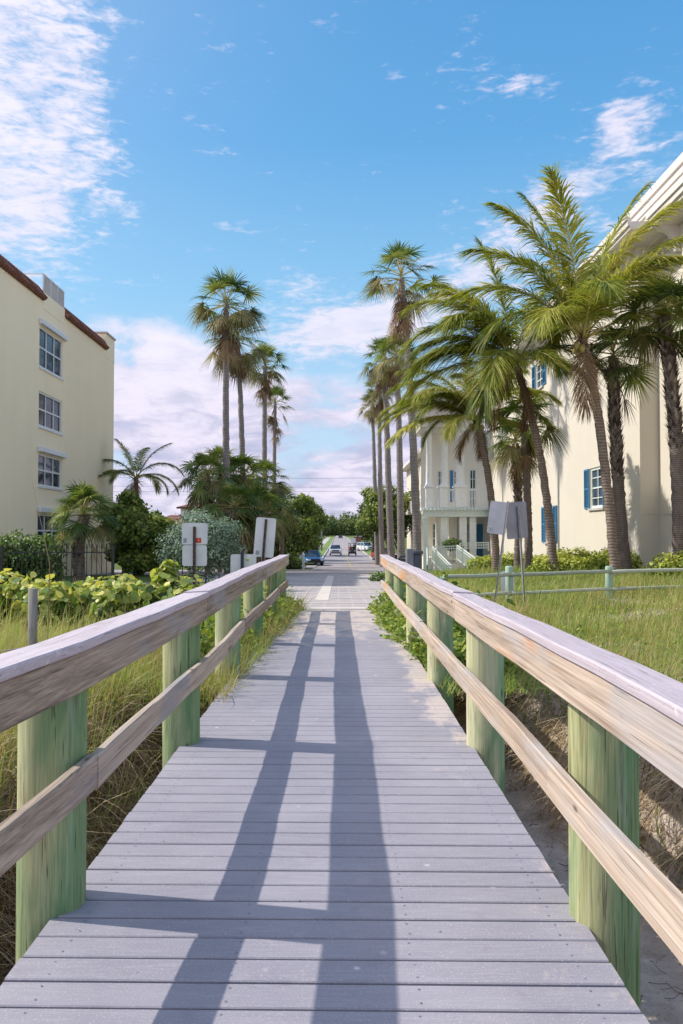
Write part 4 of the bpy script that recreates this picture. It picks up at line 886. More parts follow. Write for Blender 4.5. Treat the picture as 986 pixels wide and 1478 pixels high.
def balustrade(x0,x1,y_,z0,z1,name='balustrade',mat='white_paint',sp=.2):
    b_=MB(); b_.box(x0,x1,y_-.04,y_+.04,z1-.10,z1); b_.box(x0,x1,y_-.025,y_+.025,z0+.08,z0+.13)
    for x in np.arange(x0+.06,x1,sp): b_.box(x-.03,x+.03,y_-.02,y_+.02,z0+.13,z1-.06)
    under(root,b_,name,M[mat])
balustrade(lat(676,PY),X1,PY-.1,3.43,4.85); balustrade(lat(648,PY),lat(656,PY),PY-.1,3.43,4.85); balustrade(lat(626,PY),lat(635,PY),PY-.1,3.43,4.85)
rf=MB(); rf.box(X0-.2,EX-.5,PY-.15,PY+6,9.61,11.5); rf.box(X0-.7,EX-.5,PY-.8,PY+6,11.502,11.8); rf.box(X0-.9,EX-.5,PY-1.0,PY+6.1,11.802,12.2); under(root,rf,'porch_roof',M['cornice'],bevel=.02)
# far wing
fwn=MB(); FX=8.3; fh=[(y,y+1.3,z,z+2.0) for y in (70,75,80,85,90) for z in (.5,4.4)]
wall_holes(fwn,'x',FX,66.,98,-2,9.0,fh,.2,1); fwn.add([(FX,98,-2),(FX+8,98,-2),(FX+8,98,9),(FX,98,9)],[(0,1,2,3)]); under(root,fwn,'far_wing_wall',M['ivory_stucco'])
for h_ in fh: window(root,'x',FX,*h_,1,2,3,fr=.1,mt=.05)
e=MB(); e.box(FX-.8,FX+8,66.,98.5,9.002,9.3); e.box(FX-.2,FX-.002,66,98,3.4,3.7); e.box(FX-1.3,FX-.2,67,96,3.4,3.62)
under(root,e,'far_wing_cornice',M['cornice'])
b_=MB(); b_.box(FX-1.3,FX-1.24,67,96,4.5,4.58)
for y in np.arange(67,96,.35): b_.box(FX-1.29,FX-1.25,y,y+.05,3.62,4.5)
under(root,b_,'balustrade',M['white_paint'])
# stairs with rails (stand in front of the porch)
st=MB(); nst=7
SX0=lat(655,60); 
root2=empty('entrance_stair',(SX0,57,-1.2),'white entrance stair with slanting handrails and balusters below the balcony','stair')
for k in range(nst):
    st.box(lat(628,60),lat(662,60),PY-.22-.3*(k+1),PY-.22-.3*k,-2.,-.4-.17*(k+1))
under(root2,st,'step',M['concrete'])
def slope_rail(a,b_,hh,name='handrail'):
    m_=MB(); a=np.array(a); b_=np.array(b_); m_.bar(a,b_,.07,.06); m_.bar(a-[0,0,.18],b_-[0,0,.18],.045); m_.bar(a-[0,0,hh-.1],b_-[0,0,hh-.1],.05)
    n=int(np.linalg.norm(b_-a)/.17)
    for k in range(n+1):
        p_=a+(b_-a)*k/n; m_.box(p_[0]-.018,p_[0]+.018,p_[1]-.018,p_[1]+.018,p_[2]-hh+.1,p_[2])
    for p_ in (a,b_): m_.box(p_[0]-.05,p_[0]+.05,p_[1]-.05,p_[1]+.05,p_[2]-hh-.15,p_[2]+.03)
    under(root2,m_,name,M['pale_green_paint'])
def wp(px,py,y): return (lat(px,y),y,alt(py,y))
slope_rail(wp(624,789,58),wp(652,817,52),1.1); slope_rail(wp(660,787,58),wp(702,817,50),1.1)
slope_rail(wp(618,789,59),wp(662,788,59),1.1); slope_rail(wp(616,816,50),wp(702,817,50),.5); slope_rail(wp(616,790,57),wp(617,816,50),.9)
slope_rail(wp(664,784,60.5),wp(705,783,60.5),.5)

# ------------------------------------------------------------------ iron fence left
def gzr(x,y): return gz(x,y)
root=empty('iron_fence',(-9,22,-.3),'black wrought iron picket fence with spear tips before the yellow building','fence')
def picket_run(a,b_,zt,sp=.135,name='pickets'):
    m_=MB(); a=np.array(a,float); b_=np.array(b_,float); L=np.linalg.norm(b_-a); n=int(L/sp)
    for k in range(n+1):
        p_=a+(b_-a)*k/n; m_.box(p_[0]-.009,p_[0]+.009,p_[1]-.009,p_[1]+.009,-.5,zt+.02)
        m_.lathe((p_[0],p_[1],zt+.02),[(.009,0),(.03,.03),(.012,.06),(.022,.075),(0,.15)],6)
    under(root,m_,'picket_panel',M['iron'])
    for z in (zt-.08,zt-.95):
        r_=MB(); r_.bar((a[0],a[1],z),(b_[0],b_[1],z),.035,.03); under(root,r_,'rail',M['iron'])
picket_run((-14.5,22),(lat(162,22),22),alt(793,22)); 
for x in (-12.,-9.2,lat(162,22)+.04):
    m_=MB(); m_.box(x-.03,x+.03,21.97,22.03,-.5,alt(793,22)+.1); under(root,m_,'post',M['iron'])
# stake with rope
x=lat(49,8.2); root=empty('wooden_stake',(x,8.2,gz(x,8.2)),'short weathered grey wooden stake in the grass left of the railing','stake')
m_=MB(); zt=alt(849,8.2); m_.tube([(x,8.2,-.4),(x+.004,8.2,.3),(x+.002,8.2,zt)],[.05,.048,.046],10); under(root,m_,'shaft',M['grey_post'])
rp=MB(); 
pts=[(x-3.2+3.2*t,8.2-.6*(1-t),.28-.12*math.sin(math.pi*t)+.02) for t in np.linspace(0,1,12)]; rp.tube(pts,.006,5); 
tag(rp.build('rope',M['rope']),'thin pale rope strung to the short grey stake','rope')
# tall seed stalks
sg=MB()
for px,y,zt in ((70,7.6,1.95),(262,9,1.2),(180,9,1.1),(120,8.5,1.0),(100,10,.9)):
    x=lat(px,y); sg.tube([(x,y,gz(x,y)),(x+.02,y,zt*.6),(x-.08*zt,y,zt)],[.005,.004,.0015],5,.3)
tag(sg.build('grass_seed_stalks',M['dry']),'tall dry seed stalks standing above the left dune grass','grass',kind='stuff')

# ------------------------------------------------------------------ signs
def sign(name,label,px,y,panels,mat,pole,lean=0.,group=None,facing=0.,pm='galv',pole_off=0.,stick=None):
    x=lat(px,y); z0=gz(x,y); root=empty(name,(x,y,z0),label,'sign',group)
    root.rotation_euler=(0,lean,facing)
    for (w_,za,zb_,dx) in panels:
        m_=MB(); r_=.04; pr=[]
        for cx,cz,a0 in ((w_/2-r_,zb_-r_,0),(-w_/2+r_,zb_-r_,90),(-w_/2+r_,za+r_,180),(w_/2-r_,za+r_,270)):
            for q in range(4): a=R(a0+q*30); pr.append((cx+r_*math.cos(a)+dx,cz+r_*math.sin(a)))
        k=len(pr); V=[(a,yy,c-z0) for yy in (.03,.034) for a,c in pr]
        m_.add(V,[(i_,(i_+1)%k,k+(i_+1)%k,k+i_) for i_ in range(k)]); m_.add(V,[tuple(range(k)),tuple(range(k,2*k))[::-1]])
        m_.build('sign_panel',mat,root)
    m_=MB()
    # U channel pole
    w_=pole[0]; zt=pole[1]-z0
    m_.box(pole_off-w_/2,pole_off+w_/2,.012,.02,-.3,zt); m_.box(pole_off-w_/2,pole_off-w_/2+.006,-.012,.012,-.3,zt); m_.box(pole_off+w_/2-.006,pole_off+w_/2,-.012,.012,-.3,zt)
    m_.build('pole',M[pm],root)
    for s_ in (stick or []):
        kind,cx,cz,sw,sh_=s_; cz-=z0
        m_=MB(); m_.box(cx-sw/2,cx+sw/2,.026,.0295,cz-sh_/2,cz+sh_/2,mi=0)
        if kind=='red':
            n=[0]; m_.add([(cx-.015,.0245,cz),(cx+.02,.0245,cz-.02),(cx+.005,.0245,cz+.025)],[(0,1,2)],mi=1); m_.build('sticker',[M['red'],M['yellow']],root)
        else:
            for q in range(4): m_.box(cx-sw*.4,cx+sw*(.4-.2*(q%2)),.0235,.0258,cz-sh_*.36+q*sh_*.2,cz-sh_*.28+q*sh_*.2,mi=1)
            m_.build('sticker',[M['sticker'],M['ink']],root)
    return root
y=16.
sign('sign_back','pair of stacked white sign panels seen from behind, with small red sticker',281,y,[(.51,alt(786,y),alt(755,y),0),(.49,alt(817,y),alt(787,y),0)],M['sign_white'],(.055,alt(760,y)),pm='rusty',stick=[('red',.075,alt(780,y),.11,.10),('grey',-.19,alt(780,y),.07,.10)])
sign('sign_back','tall white sign panel tilted right, seen from behind above the left railing end',374,y,[(.40,alt(804,y),alt(747,y),0)],M['sign_white'],(.05,alt(749,y)),lean=R(4.5),pm='rusty',stick=[('grey',-.12,alt(798,y),.08,.09)])
sign('sign_back','low wide white sign panel under the tilted one',350,15.6,[(.50,alt(830,15.6),alt(800,15.6),.02)],M['sign_white'],(.06,alt(800,15.6)+.05),pm='dark_box')
sign('sign_back','grey sign panel leaning left on a slanting pole, left of two above the right railing',709,15.,[(.36,alt(771,15),alt(724,15),-.13)],M['sign_grey'],(.035,alt(722,15)),lean=R(8.),facing=R(-28),pole_off=.03,stick=[('grey',-.24,alt(764,15),.06,.08)])
sign('sign_back','larger grey sign panel on an upright pole, right of two above the right railing',755,15.6,[(.50,alt(777,15.6),alt(724,15.6),0)],M['sign_slate'],(.035,alt(730,15.2)),lean=R(-4),facing=R(24),pole_off=.04)
sign('sign_back','small pale blank board behind the teal fence post',733,17.5,[(.30,alt(855,17.5),alt(824,17.5),0)],M['sign_white'],(.04,alt(826,17.5)))
# ------------------------------------------------------------------ post and rail fence right
root=empty('post_and_rail_fence',(lat(735,16.5),16.6,0),'weathered teal post and rail fence crossing the right dune','fence')
px_=[(735,16.6),(879,17.6),(1040,18.6)]; 
px_=[(lat(a,b_),b_) for a,b_ in px_]+[(lat(1040,18.6)+3.,19.2)]; px_=[(lat(640,15.9),15.9)]+px_
for k,(x,y) in enumerate(px_):
    zt=alt(817,y) if k!=0 else .6
    m_=MB(); m_.tube([(x,y,-.4),(x,y,zt-.03),(x,y,zt)],[.085,.083,.07],12,random.random()); under(root,m_,'post',M['green_fencepost'])
for (xa,ya_),(xb,yb_) in zip(px_[:-1],px_[1:]):
    for zz,r_ in ((.60,.042),(.22,.038)):
        m_=MB(); n=8; pts=[(xa+(xb-xa)*t,ya_+(yb_-ya_)*t-.10,zz+.006*math.sin(5*t+xa)+.012*(ya_+(yb_-ya_)*t-16)) for t in np.linspace(-.01,1.01,n)]; m_.tube(pts,r_,9,random.random()); under(root,m_,'rail',M['green_rail'])

# ------------------------------------------------------------------ street furniture by right railing end
y=21.; x=lat(598,y); z0=float(road_z(y))
root=empty('trash_bin',(lat(603,y),y,z0),'dark slate box bin with flat lid beside the tallest right palm','bin')
m_=MB(); x=lat(603,y); m_.box(x-.10,x+.10,y-.12,y+.12,z0,alt(800,y)); under(root,m_,'body',M['dark_box'],bevel=.02)
m_=MB(); m_.box(x-.125,x+.125,y-.15,y+.15,alt(800,y)+.002,alt(795,y)); under(root,m_,'lid',M['dark_box'],bevel=.02)
root=empty('utility_pedestal',(lat(592,y),y,z0),'upright grey metal pedestal box between bench and bin','utility box'); x=lat(592,y)
m_=MB(); m_.box(x-.09,x+.09,y-.1,y+.1,z0,alt(792,y)); under(root,m_,'cabinet',M['mid_grey'],bevel=.015)
m_=MB(); m_.box(x-.13,x-.11,y-.12,y-.10,z0,alt(792,y)+.02); under(root,m_,'pole',M['galv'])
root=empty('bench',(lat(580,y),y,z0),'dark grey park bench with curved backrest past the right railing end','bench')
x0,x1=lat(575,y),lat(588,y)+.05
m_=MB()
for k in range(3): m_.box(x0,x1,y-.1+k*.13,y+.01+k*.13,z0+.43,z0+.47)
under(root,m_,'seat',M['dark_box'])
m_=MB()
for k in range(4): m_.box(x0,x1,y+.30+.02*k,y+.33+.02*k,z0+.55+k*.10,z0+.63+k*.10)
m_.tube([((x0+x1)/2-.12,y+.35,z0+.9),((x0+x1)/2-.07,y+.37,z0+1.0),((x0+x1)/2+.07,y+.37,z0+1.0),((x0+x1)/2+.12,y+.35,z0+.9)],.03,8)
under(root,m_,'backrest',M['dark_box'])
for xx in (x0,x1-.04):
    m_=MB(); m_.box(xx,xx+.04,y-.1,y-.06,z0,z0+.6); m_.box(xx,xx+.04,y+.3,y+.34,z0,z0+.95); m_.box(xx,xx+.04,y-.06,y+.3,z0+.58,z0+.62); under(root,m_,'leg',M['dark_box'])
bush('low_shrub','small dark green shrub at the paving edge before the right palm row','bush',[(lat(545,33),33,float(road_z(33))+.12,.35,.4,.28)],500,(.06,.12),M['hedge'],6,.6,tb=.55)

# ------------------------------------------------------------------ cars
def car(loc,rz,paint,label,kind='suv',cat='car',group=None,name='parked_car',L=4.6,W_=1.85,H_=1.65,name_=None):
    root=empty(name,loc,label,cat,group,rz)   # nose towards -Y
    gc=.22; hood=.98 if kind=='suv' else .82
    # side profile (y, z) of lower body
    hl=L/2
    low=[(-hl,.45),(-hl+.02,hood-.22),(-hl+.15,hood-.06),(-hl+1.15,hood+.04),(hl-.35,hood+.10),(hl-.05,hood+.02),(hl,.6),(hl-.05,.32),(-hl+.08,.30)]
    def extr(prof,w0,taper=None):
        m_=MB(); xsn=[-w0/2,-w0/2+.08,w0/2-.08,w0/2]; k=len(prof); V=[]
        for i_,x in enumerate(xsn):
            s_=.96 if i_ in (0,3) else 1.
            for y_,z in prof: V.append((x,y_*s_,.3+(z-.3)*(.97 if i_ in (0,3) else 1)))
        for i_ in range(3):
            m_.add(V[i_*k:(i_+2)*k],[(q,(q+1)%k,k+(q+1)%k,k+q) for q in range(k)],.5,0,False)
        m_.add(V,[tuple(range(k))[::-1],tuple(range(3*k,4*k))]); return m_
    extr(low,W_).build('body',paint,root,bevel=.03)
    cab0,cab1=(-hl+1.25,hl-.12) if kind=='suv' else (-hl+1.35,hl-.55)
    def cabin(mb,wb,wt,z0,z1,y0,y1,y2,y3,mi=0):
        V=[(-wb/2,y0,z0),(wb/2,y0,z0),(wb/2,y3,z0),(-wb/2,y3,z0),(-wt/2,y1,z1),(wt/2,y1,z1),(wt/2,y2,z1),(-wt/2,y2,z1)]
        mb.add(V,[(0,1,5,4),(1,2,6,5),(2,3,7,6),(3,0,4,7),(4,5,6,7)],.5,mi)
    zt=H_-.06; y1=cab0+.75; y2=cab1-(.25 if kind=='suv' else .65)
    m_=MB(); cabin(m_,W_-.12,W_-.42,hood+.02,zt,cab0,y1,y2,cab1); m_.build('window',M['glass'],root)
    m_=MB(); m_.box(-(W_-.44)/2,(W_-.44)/2,y1-.03,y2+.03,zt-.02,H_)
    for s_ in (-1,1):
        for (ya_,yb_) in ((cab0,y1),(cab1,y2),((cab0+cab1)/2,(y1+y2)/2)):
            m_.bar((s_*(W_-.11)/2,ya_,hood+.02),(s_*(W_-.41)/2,yb_,zt),.07,.07)
    m_.build('roof',paint,root,bevel=.02)
    wy=(-hl+.85,hl-.85)
    for s_ in (-1,1):
        for yy in wy:
            t=MB(); t.tube([(s_*(W_/2-.20),yy,.33),(s_*(W_/2+.01),yy,.33)],.33,20); to=t.build('wheel',M['rubber'],root)
            r_=MB(); r_.tube([(s_*(W_/2-.02),yy,.33),(s_*(W_/2+.018),yy,.33)],.20,14); r_.build('rim',M['rim'],to)
        t=MB(); t.box(s_*W_*.36-.17,s_*W_*.36+.17,-hl-.015,-hl+.14,hood-.28,hood-.13); t.build('headlight',M['lamp'],root,bevel=.02)
        t=MB(); t.box(s_*W_*.40-.12,s_*W_*.40+.12,hl-.1,hl+.015,hood-.2,hood-.02); t.build('tail_light',M['tail'],root,bevel=.02)
        t=MB(); t.box(s_*(W_/2+.02)-.08,s_*(W_/2+.02)+.08,cab0+.35,cab0+.45,hood+.02,hood+.16); t.build('mirror',paint,root,bevel=.02)
    t=MB(); t.box(-.55,.55,-hl-.012,-hl+.05,hood-.34,hood-.12); t.box(-.75,.75,-hl-.016,-hl+.05,.34,.52); t.build('grille',M['rubber'],root)
    return root
def on_road(px,y): x=lat(px,y); return (x,y,float(road_z(y))-.008)
car(on_road(484.5,126),R(0),M['paint_white'],'white SUV driving toward the boardwalk in the left lane','suv',name='moving_car')
c=car((lat(449,83),83,float(road_z(83))+.0),R(14),M['paint_blue'],'blue car parked by the white gate posts at the left corner','sedan',H_=1.5,L=4.5)
pd=MB(); pd.add([(-9,68,float(road_z(68))-.012),(-2.1,68,float(road_z(68))-.012),(-2.1,84,float(road_z(84))+.0),(-9,84,float(road_z(84))+.0)],[(0,1,2,3)])
tag(pd.build('parking_apron',M['asphalt']),'pale asphalt corner where the blue car is parked','pavement',kind='structure')
gz2=lambda y: float(road_z(y))+.11
car((lat(528.5,150),150,gz2(150)),R(25),M['paint_white'],'white car parked on the right verge','suv')
car((lat(522.,156),158,gz2(158)),R(15),M['paint_black'],'black car parked behind the white one on the right verge','suv',H_=1.7)
car((lat(556,95),95,gz2(95)),R(20),M['paint_red'],'red car parked behind the right palm trunks','sedan',H_=1.45)
car(on_road(491.5,380),R(180),M['paint_black'],'tiny dark car far away on the street','suv',name='moving_car')
# golf cart
def person_seated(loc,rz,shirt,label):
    root=empty('person',loc,label,'person',None,rz)
    me=bpy.data.meshes.new('body')
    J=dict(pel=(0,0,.10),wst=(0,.02,.28),chest=(0,.03,.48),nk=(0,.02,.62),hd0=(0,.0,.70),hd=(0,-.01,.80),hdt=(0,0,.88),
      lsh=(-.18,.03,.55),lel=(-.24,-.06,.32),lha=(-.16,-.30,.34),lfi=(-.14,-.38,.36),rsh=(.18,.03,.55),rel=(.24,-.06,.32),rha=(.16,-.30,.34),rfi=(.14,-.38,.36),
      lhp=(-.09,0,.08),lkn=(-.12,-.42,.12),lan=(-.12,-.46,-.30),lft=(-.12,-.60,-.34),rhp=(.09,0,.08),rkn=(.12,-.42,.12),ran=(.12,-.46,-.30),rft=(.12,-.60,-.34))
    K=list(J); E=[('pel','wst'),('wst','chest'),('chest','nk'),('nk','hd0'),('hd0','hd'),('hd','hdt'),('chest','lsh'),('lsh','lel'),('lel','lha'),('lha','lfi'),('chest','rsh'),('rsh','rel'),('rel','rha'),('rha','rfi'),('pel','lhp'),('lhp','lkn'),('lkn','lan'),('lan','lft'),('pel','rhp'),('rhp','rkn'),('rkn','ran'),('ran','rft')]
    me.from_pydata([J[k] for k in K],[(K.index(a),K.index(b_)) for a,b_ in E],[]); rad=dict(pel=.13,wst=.12,chest=.14,nk=.05,hd0=.075,hd=.10,hdt=.07,lsh=.06,rsh=.06,lel=.045,rel=.045,lha=.032,rha=.032,lfi=.02,rfi=.02,lhp=.09,rhp=.09,lkn=.065,rkn=.065,lan=.045,ran=.045,lft=.04,rft=.04)
    o=bpy.data.objects.new('body',me); col.objects.link(o); o.parent=root; me.materials.append(M['skin'])
    sk=o.modifiers.new('skin','SKIN'); 
    for i_,k in enumerate(K): me.skin_vertices[0].data[i_].radius=(rad[k],rad[k]*.85)
    me.skin_vertices[0].data[0].use_root=True
    ss=o.modifiers.new('sub','SUBSURF'); ss.levels=1; ss.render_levels=1
    s_=MB(); s_.tube([(0,0,.02),(0,.02,.28),(0,.03,.46),(0,.02,.60)],[.165,.155,.19,.08],12,flat=.8)
    for q in (-1,1): s_.tube([(q*.15,.03,.55),(q*.22,-.02,.42)],[.08,.065],8)
    s_.build('shirt',shirt,root)
    h_=MB(); h_.lathe((0,.015,.78),[(.108,0),(.112,.06),(.08,.12),(0,.145)],12); h_.build('hair',M['hair'],root)
    t=MB(); 
    for q in (-1,1): t.tube([(q*.09,.02,.08),(q*.12,-.42,.12),(q*.12,-.45,-.2)],[.10,.08,.06],8)
    t.build('trousers',M['shirt_dark'],root)
    return root
yc=124.; xc,_,zc=on_road(508.6,yc)
root=empty('golf_cart',(xc,yc,zc),'dark golf cart with reddish canopy driving in the right lane','golf cart')
m_=MB(); m_.box(-.6,.6,-1.1,1.0,.30,.50); m_.box(-.58,.58,-1.2,-.75,.50,.95); m_.box(-.58,.58,.45,1.1,.50,.82); m_.build('body',M['paint_black'],root,bevel=.05)
m_=MB(); m_.box(-.5,.5,.0,.5,.72,.84); m_.box(-.5,.5,.5,.6,.84,1.25); m_.build('seat',M['sign_white'],root,bevel=.03)
m_=MB(); m_.box(-.62,.62,-.95,.95,1.86,1.94); m_.build('canopy',M['paint_maroon'],root,bevel=.03)
for sx_ in (-.55,.55):
    for sy_ in (-.8,.85): m_=MB(); m_.bar((sx_,sy_,.5),(sx_*.98,sy_*.95,1.88),.05); m_.build('roof_post',M['dark_box'],root)
m_=MB(); m_.add([(-.52,-.82,1.0),(.52,-.82,1.0),(.5,-.78,1.8),(-.5,-.78,1.8)],[(0,1,2,3)]); 
for sx_ in (-.55,.55):
    for sy_ in (-.8,.75):
        t=MB(); t.tube([(sx_-.08,sy_,.24),(sx_+.08,sy_,.24)],.24,16); to=t.build('wheel',M['rubber'],root); r_=MB(); r_.tube([(sx_-.09,sy_,.24),(sx_+.09,sy_,.24)],.11,10); r_.build('rim',M['rim'],to)
for sx_ in (-.38,.38): m_=MB(); m_.box(sx_-.1,sx_+.1,-1.22,-1.15,.68,.80); m_.build('headlight',M['lamp'],root)
m_=MB(); m_.bar((.22,-.7,.85),(.22,-.38,1.1),.03); m_.tube([(.22+.17*math.cos(a),-.38+.05*math.sin(a),1.1+.16*math.sin(a)) for a in np.linspace(0,2*math.pi,17)],.015,6,caps=False); m_.build('steering_wheel',M['rubber'],root)
person_seated((xc+.24,yc+.22,zc+.80),0,M['shirt_dark'],'person in dark clothing sitting at the wheel of the golf cart')
person_seated((xc-.26,yc+.22,zc+.80),0,M['shirt_pink'],'person in a red top sitting beside the golf cart driver')

# ------------------------------------------------------------------ gate posts, street poles, houses
G4='white gate posts by the blue car'
for px,lab in ((416,'left one of two short white gate posts near the blue car'),(438,'right one of two short white gate posts, touching the blue car')):
    y=63.5; x=lat(px,y); z0=float(road_z(y))-.05; root=empty('gate_post',(x,y,z0),lab,'post',G4)
    m_=MB(); m_.box(x-.09,x+.09,y-.09,y+.09,z0,z0+1.15); under(root,m_,'shaft',M['white_paint'],bevel=.01)
    m_=MB(); m_.lathe((x,y,z0+1.15),[(.13,0),(.13,.04),(.07,.06),(.09,.12),(0,.18)],10); under(root,m_,'finial',M['white_paint'])
bush('low_shrub','green shrub between the two white gate posts','bush',[(lat(420,66),66,float(road_z(66))+.35,.7,.6,.5),(lat(429,66),66,float(road_z(66))+.4,.7,.6,.55)],1500,(.09,.18),M['hedge'],6,.6,tb=.6)
def pole_line():
    P=[(-60,118,0),(-5.5,150,0)]
    y=150; x=lat(464.5,150); z0=float(road_z(y))
    root=empty('utility_pole',(x,y,z0),'thin wooden utility pole above the trees left of the street','utility pole')
    m_=MB(); m_.tube([(x,y,z0),(x,y,alt(730,y))],[.15,.11],8); under(root,m_,'pole',M['grey_post']); m_=MB(); m_.box(x-.9,x+.9,y-.06,y+.06,alt(736,y)-.06,alt(736,y)+.06); under(root,m_,'crossarm',M['grey_post'])
pole_line()
for k,(pa_,pb_) in enumerate(((686,690),(698,703),(707,708))):
    wr=MB(); y=100.; xa,xb=-62,30
    pts=[(xa+(xb-xa)*t,y+.0*t,alt(pa_+(pb_-pa_)*t,y)-.5*math.sin(math.pi*t)+.3) for t in np.linspace(0,1,24)]; wr.tube(pts,.016,5)
    tag(wr.build('power_line',M['mid_grey']),('topmost','middle','lowest')[k]+' of three thin power lines crossing the sky low on the left','power line','power lines across the street')
def house(px0,px1,pye,pyr,y,label,zg=-2.):
    x0,x1=lat(px0,y),lat(px1,y); ze=alt(pye,y); zr_=alt(pyr,y); root=empty('house',((x0+x1)/2,y+4,zg),label,'house','small houses with clay tile roofs beyond the shrubs')
    hl=[((x0+x1)/2-.5,(x0+x1)/2+.6,max(zg+1,ze-2.2),ze-.9)]
    m_=MB(); wall_holes(m_,'y',y,x0+.4,x1-.4,zg,ze,hl,.1,1); m_.add([(x0+.4,y,zg),(x0+.4,y+8,zg),(x0+.4,y+8,ze),(x0+.4,y,ze)],[(0,1,2,3)]); m_.add([(x1-.4,y,zg),(x1-.4,y+8,zg),(x1-.4,y+8,ze),(x1-.4,y,ze)],[(0,1,2,3)]); under(root,m_,'wall',M['white_paint'])
    window(root,'y',y,*hl[0],1,2,2)
    xm0,xm1=x0+(x1-x0)*.35,x0+(x1-x0)*.65; r_=MB(); V=[(x0,y-.5,ze),(x1,y-.5,ze),(x1,y+8.5,ze),(x0,y+8.5,ze),(xm0,y+4,zr_),(xm1,y+4,zr_)]
    r_.add(V,[(0,1,5,4),(2,3,4,5)]); r_.add(V,[(1,2,5),(3,0,4)]); r_.add([(x0,y-.5,ze-.2),(x1,y-.5,ze-.2),(x1,y-.5,ze-.001),(x0,y-.5,ze-.001)],[(0,1,2,3)]); under(root,r_,'roof',M['tiles'])
house(256,320,732,722,95,'white house with pinkish tiled hip roof left of the palm mass')
house(215,268,757,742,80,'lower house with brown tiled roof peeking over the silver shrub')
# street sign & brick pillar right far
y=150; x=lat(510,y); root=empty('street_sign',(x,y,gz2(y)),'small white street sign on a post at the far right corner','sign')
m_=MB(); m_.box(x-.05,x+.05,y,y+.1,gz2(y),gz2(y)+2.4); under(root,m_,'pole',M['galv']); m_=MB(); m_.box(x-.45,x+.45,y-.03,y-.002,gz2(y)+1.6,gz2(y)+2.4); under(root,m_,'sign_panel',M['sign_white'])
for k,px in enumerate((514.5,519)):
    y=165; x=lat(px,y); root=empty('brick_pillar',(x,y,gz2(y)),('left','right')[k]+' one of two red brown brick entrance pillars far down the street on the right','pillar','brick entrance pillars')
    m_=MB(); m_.box(x-.35,x+.35,y-.3,y+.3,gz2(y),gz2(y)+2.6); under(root,m_,'shaft',M['tiles']); m_=MB(); m_.box(x-.45,x+.45,y-.4,y+.4,gz2(y)+2.602,gz2(y)+2.8); under(root,m_,'cap',M['concrete'])

# ------------------------------------------------------------------ sky and sun
SUN=Vector((-1.10,.20,1.0)).normalized(); elev=math.asin(SUN.z)
wld=bpy.data.worlds.new('World'); scene.world=wld; wld.use_nodes=True; nt=wld.node_tree; h=NT(nt); bg=nt.nodes['Background']
sky=h.n('ShaderNodeTexSky',sky_type='NISHITA'); sky.sun_disc=False; sky.sun_elevation=elev; sky.sun_rotation=math.atan2(SUN.x,SUN.y); sky.air_density=1.; sky.dust_density=.3; sky.ozone_density=1.6
gen=h.n('ShaderNodeTexCoord').outputs['Generated']; sp=h.n('ShaderNodeSeparateXYZ'); h.put(sp.inputs[0],gen); dx,dy,dz=sp.outputs
az=h.m('MULTIPLY',h.m('ARCTAN2',dx,dy),57.2958); el=h.m('MULTIPLY',h.m('ARCSINE',dz),57.2958)
def blob(a0,e0,sa_,se_,amp,rot=0.):
    u=h.m('SUBTRACT',az,a0); v_=h.m('SUBTRACT',el,e0)
    if rot: 
        c_,s_=math.cos(R(rot)),math.sin(R(rot)); u2=h.m('ADD',h.m('MULTIPLY',u,c_),h.m('MULTIPLY',v_,s_)); v_=h.m('SUBTRACT',h.m('MULTIPLY',v_,c_),h.m('MULTIPLY',u,s_)); u=u2
    u=h.m('DIVIDE',u,sa_); v_=h.m('DIVIDE',v_,se_)
    return h.m('MULTIPLY',h.m('EXPONENT',h.m('MULTIPLY',h.m('ADD',h.m('MULTIPLY',u,u),h.m('MULTIPLY',v_,v_)),-1.)),amp)
cv=h.n('ShaderNodeCombineXYZ'); h.put(cv.inputs[0],h.m('MULTIPLY',az,.06)); h.put(cv.inputs[1],h.m('MULTIPLY',el,.12)); vec=cv.outputs[0]
n1=h.noise(vec,1.6,8,.62,.4); n2=h.noise(h.scale(vec,(1,1.6,1),(5,3,0)),5.5,6,.62,.5); n3=h.noise(h.scale(vec,(1.,1.,1),(1,8,0)),1.7,8,.62,.5)
wisp=h.m('ADD',h.m('MULTIPLY',n1,.45),h.m('MULTIPLY',n2,.55))
left=h.m('MULTIPLY',h.sm(h.m('ADD',az,h.m('MULTIPLY',h.m('SUBTRACT',n1,.5),22.)),-14.,-19.5),h.sm(el,13.,21.))
left=h.m('MULTIPLY',left,h.m('SUBTRACT',1.,h.sm(az,-60,-120)))
n4=h.noise(h.scale(vec,(1.,1.5,1),(2,9,0)),15.,5,.6,.6)
bias=h.m('MULTIPLY',left,.27)
for a in (blob(1,14.4,7,2.0,.36,8),blob(11,19,7,2.8,.22,30),blob(20.,26.3,2.4,1.5,.26,10),blob(13.,28.8,2.6,.9,.18),blob(-4,17.3,4,1.,.14),blob(22,21,5,2.4,.12,40),blob(17,23,4,1.3,.13,25),blob(-15.5,32,1.5,.7,.12),blob(75,25,30,12,.2),blob(-90,18,40,10,.15),blob(170,20,60,12,.18),blob(30,14,8,3,.12)): bias=h.m('ADD',bias,a)
high=h.sm(h.m('ADD',h.m('ADD',wisp,bias),h.m('MULTIPLY',h.m('SUBTRACT',n4,.5),.36)),.57,.84)
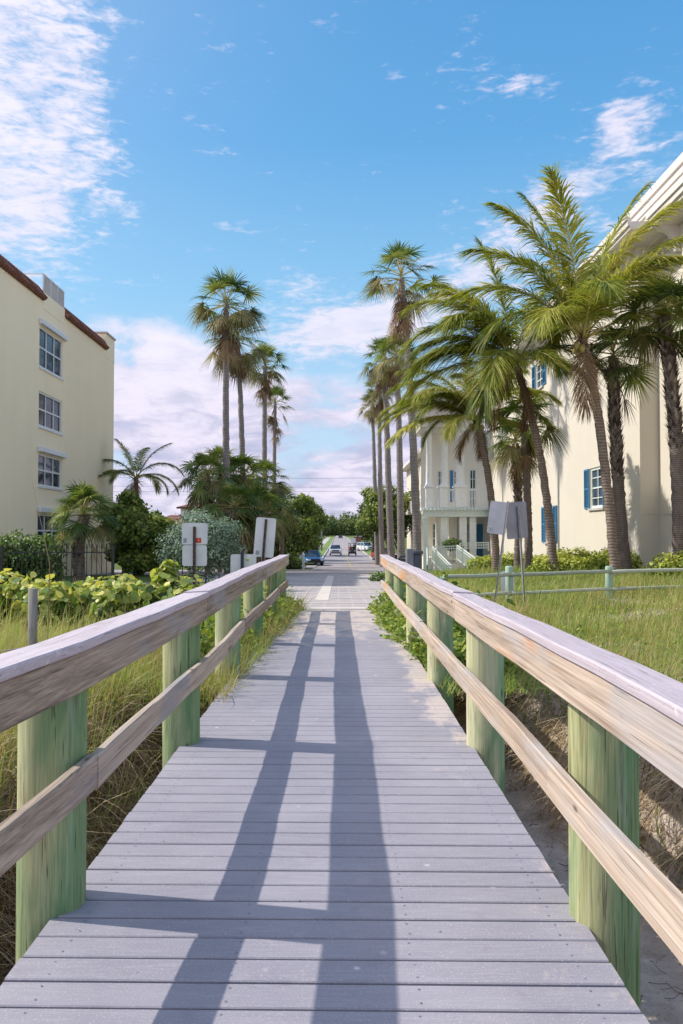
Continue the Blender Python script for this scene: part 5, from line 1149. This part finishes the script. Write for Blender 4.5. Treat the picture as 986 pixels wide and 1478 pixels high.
# low cloud bank
bank_el=h.m('ADD',h.m('ADD',10.8,h.m('MULTIPLY',h.m('SUBTRACT',n1,.5),9.)),blob(-14,0,9,60,3.6)); bank_el=h.m('SUBTRACT',bank_el,blob(-5,0,5,60,.5)); lowb=h.sm(h.m('SUBTRACT',bank_el,el),-.8,1.6)
holes=h.sm(n3,.30,.46); lowb=h.m('MULTIPLY',lowb,h.m('MAXIMUM',holes,h.m('SUBTRACT',1.,h.sm(el,1.,8.))))
dens=h.m('MAXIMUM',h.m('MULTIPLY',high,.85),h.m('MULTIPLY',lowb,.92))
base=h.mix(1.,sky.outputs[0],(.62,1.06,1.24),'MULTIPLY')
grad=h.sm(el,0,45); base=h.mix(.75,base,h.ramp(grad,[(0,(5.4,6.6,7.9)),(.3,(2.7,5.3,7.7)),(.62,(1.25,3.75,7.0)),(1,(.75,2.9,6.2))]))
cshade=h.sm(h.m('ADD',h.m('MULTIPLY',n2,.55),h.m('MULTIPLY',n3,.55)),.42,.66)
cc=h.mix(cshade,(4.2,4.2,5.9),(7.5,6.8,8.0)); cc=h.mix(h.m('MULTIPLY',h.sm(el,6.,14.),.7),cc,(7.9,7.5,8.5))
fin=h.mix(dens,base,cc)
dt=h.n('ShaderNodeVectorMath',operation='DOT_PRODUCT'); h.put(dt.inputs[0],gen); dt.inputs[1].default_value=SUN
glow=h.m('POWER',h.m('MAXIMUM',dt.outputs['Value'],0.),5.); fin=h.mix(h.m('MULTIPLY',glow,.55),fin,(16.,15.,14.5))      # bright haze added round the unseen sun to raise ambient light
fin=h.mix(h.m('MULTIPLY',h.sm(dy,.05,-.5),.35),fin,(9.6,9.,9.8))                                        # unseen bright cloud added behind the camera to fill the shadows
h.put(bg.inputs[0],fin); bg.inputs[1].default_value=.125
sl_=bpy.data.lights.new('sun','SUN'); sl_.energy=4.7; sl_.angle=R(.53); sl_.color=(1.,.93,.82); so=bpy.data.objects.new('sun',sl_); col.objects.link(so); so.rotation_euler=SUN.to_track_quat('Z','Y').to_euler(); so.location=(-20,5,25)

cam=bpy.data.cameras.new('camera'); co_=bpy.data.objects.new('camera',cam); col.objects.link(co_); scene.camera=co_
cam.sensor_fit='VERTICAL'; cam.sensor_height=36; cam.sensor_width=24; cam.lens=1160/1478*36; cam.clip_end=3000; cam.clip_start=.05
co_.location=(0,0,EYE); co_.rotation_euler=(R(90+1.53),0,R(-.2))
scene.render.engine='CYCLES'; scene.view_settings.view_transform='Standard'; scene.view_settings.look='None'; scene.view_settings.exposure=0
scene.cycles.transparent_max_bounces=8; scene.cycles.max_bounces=6
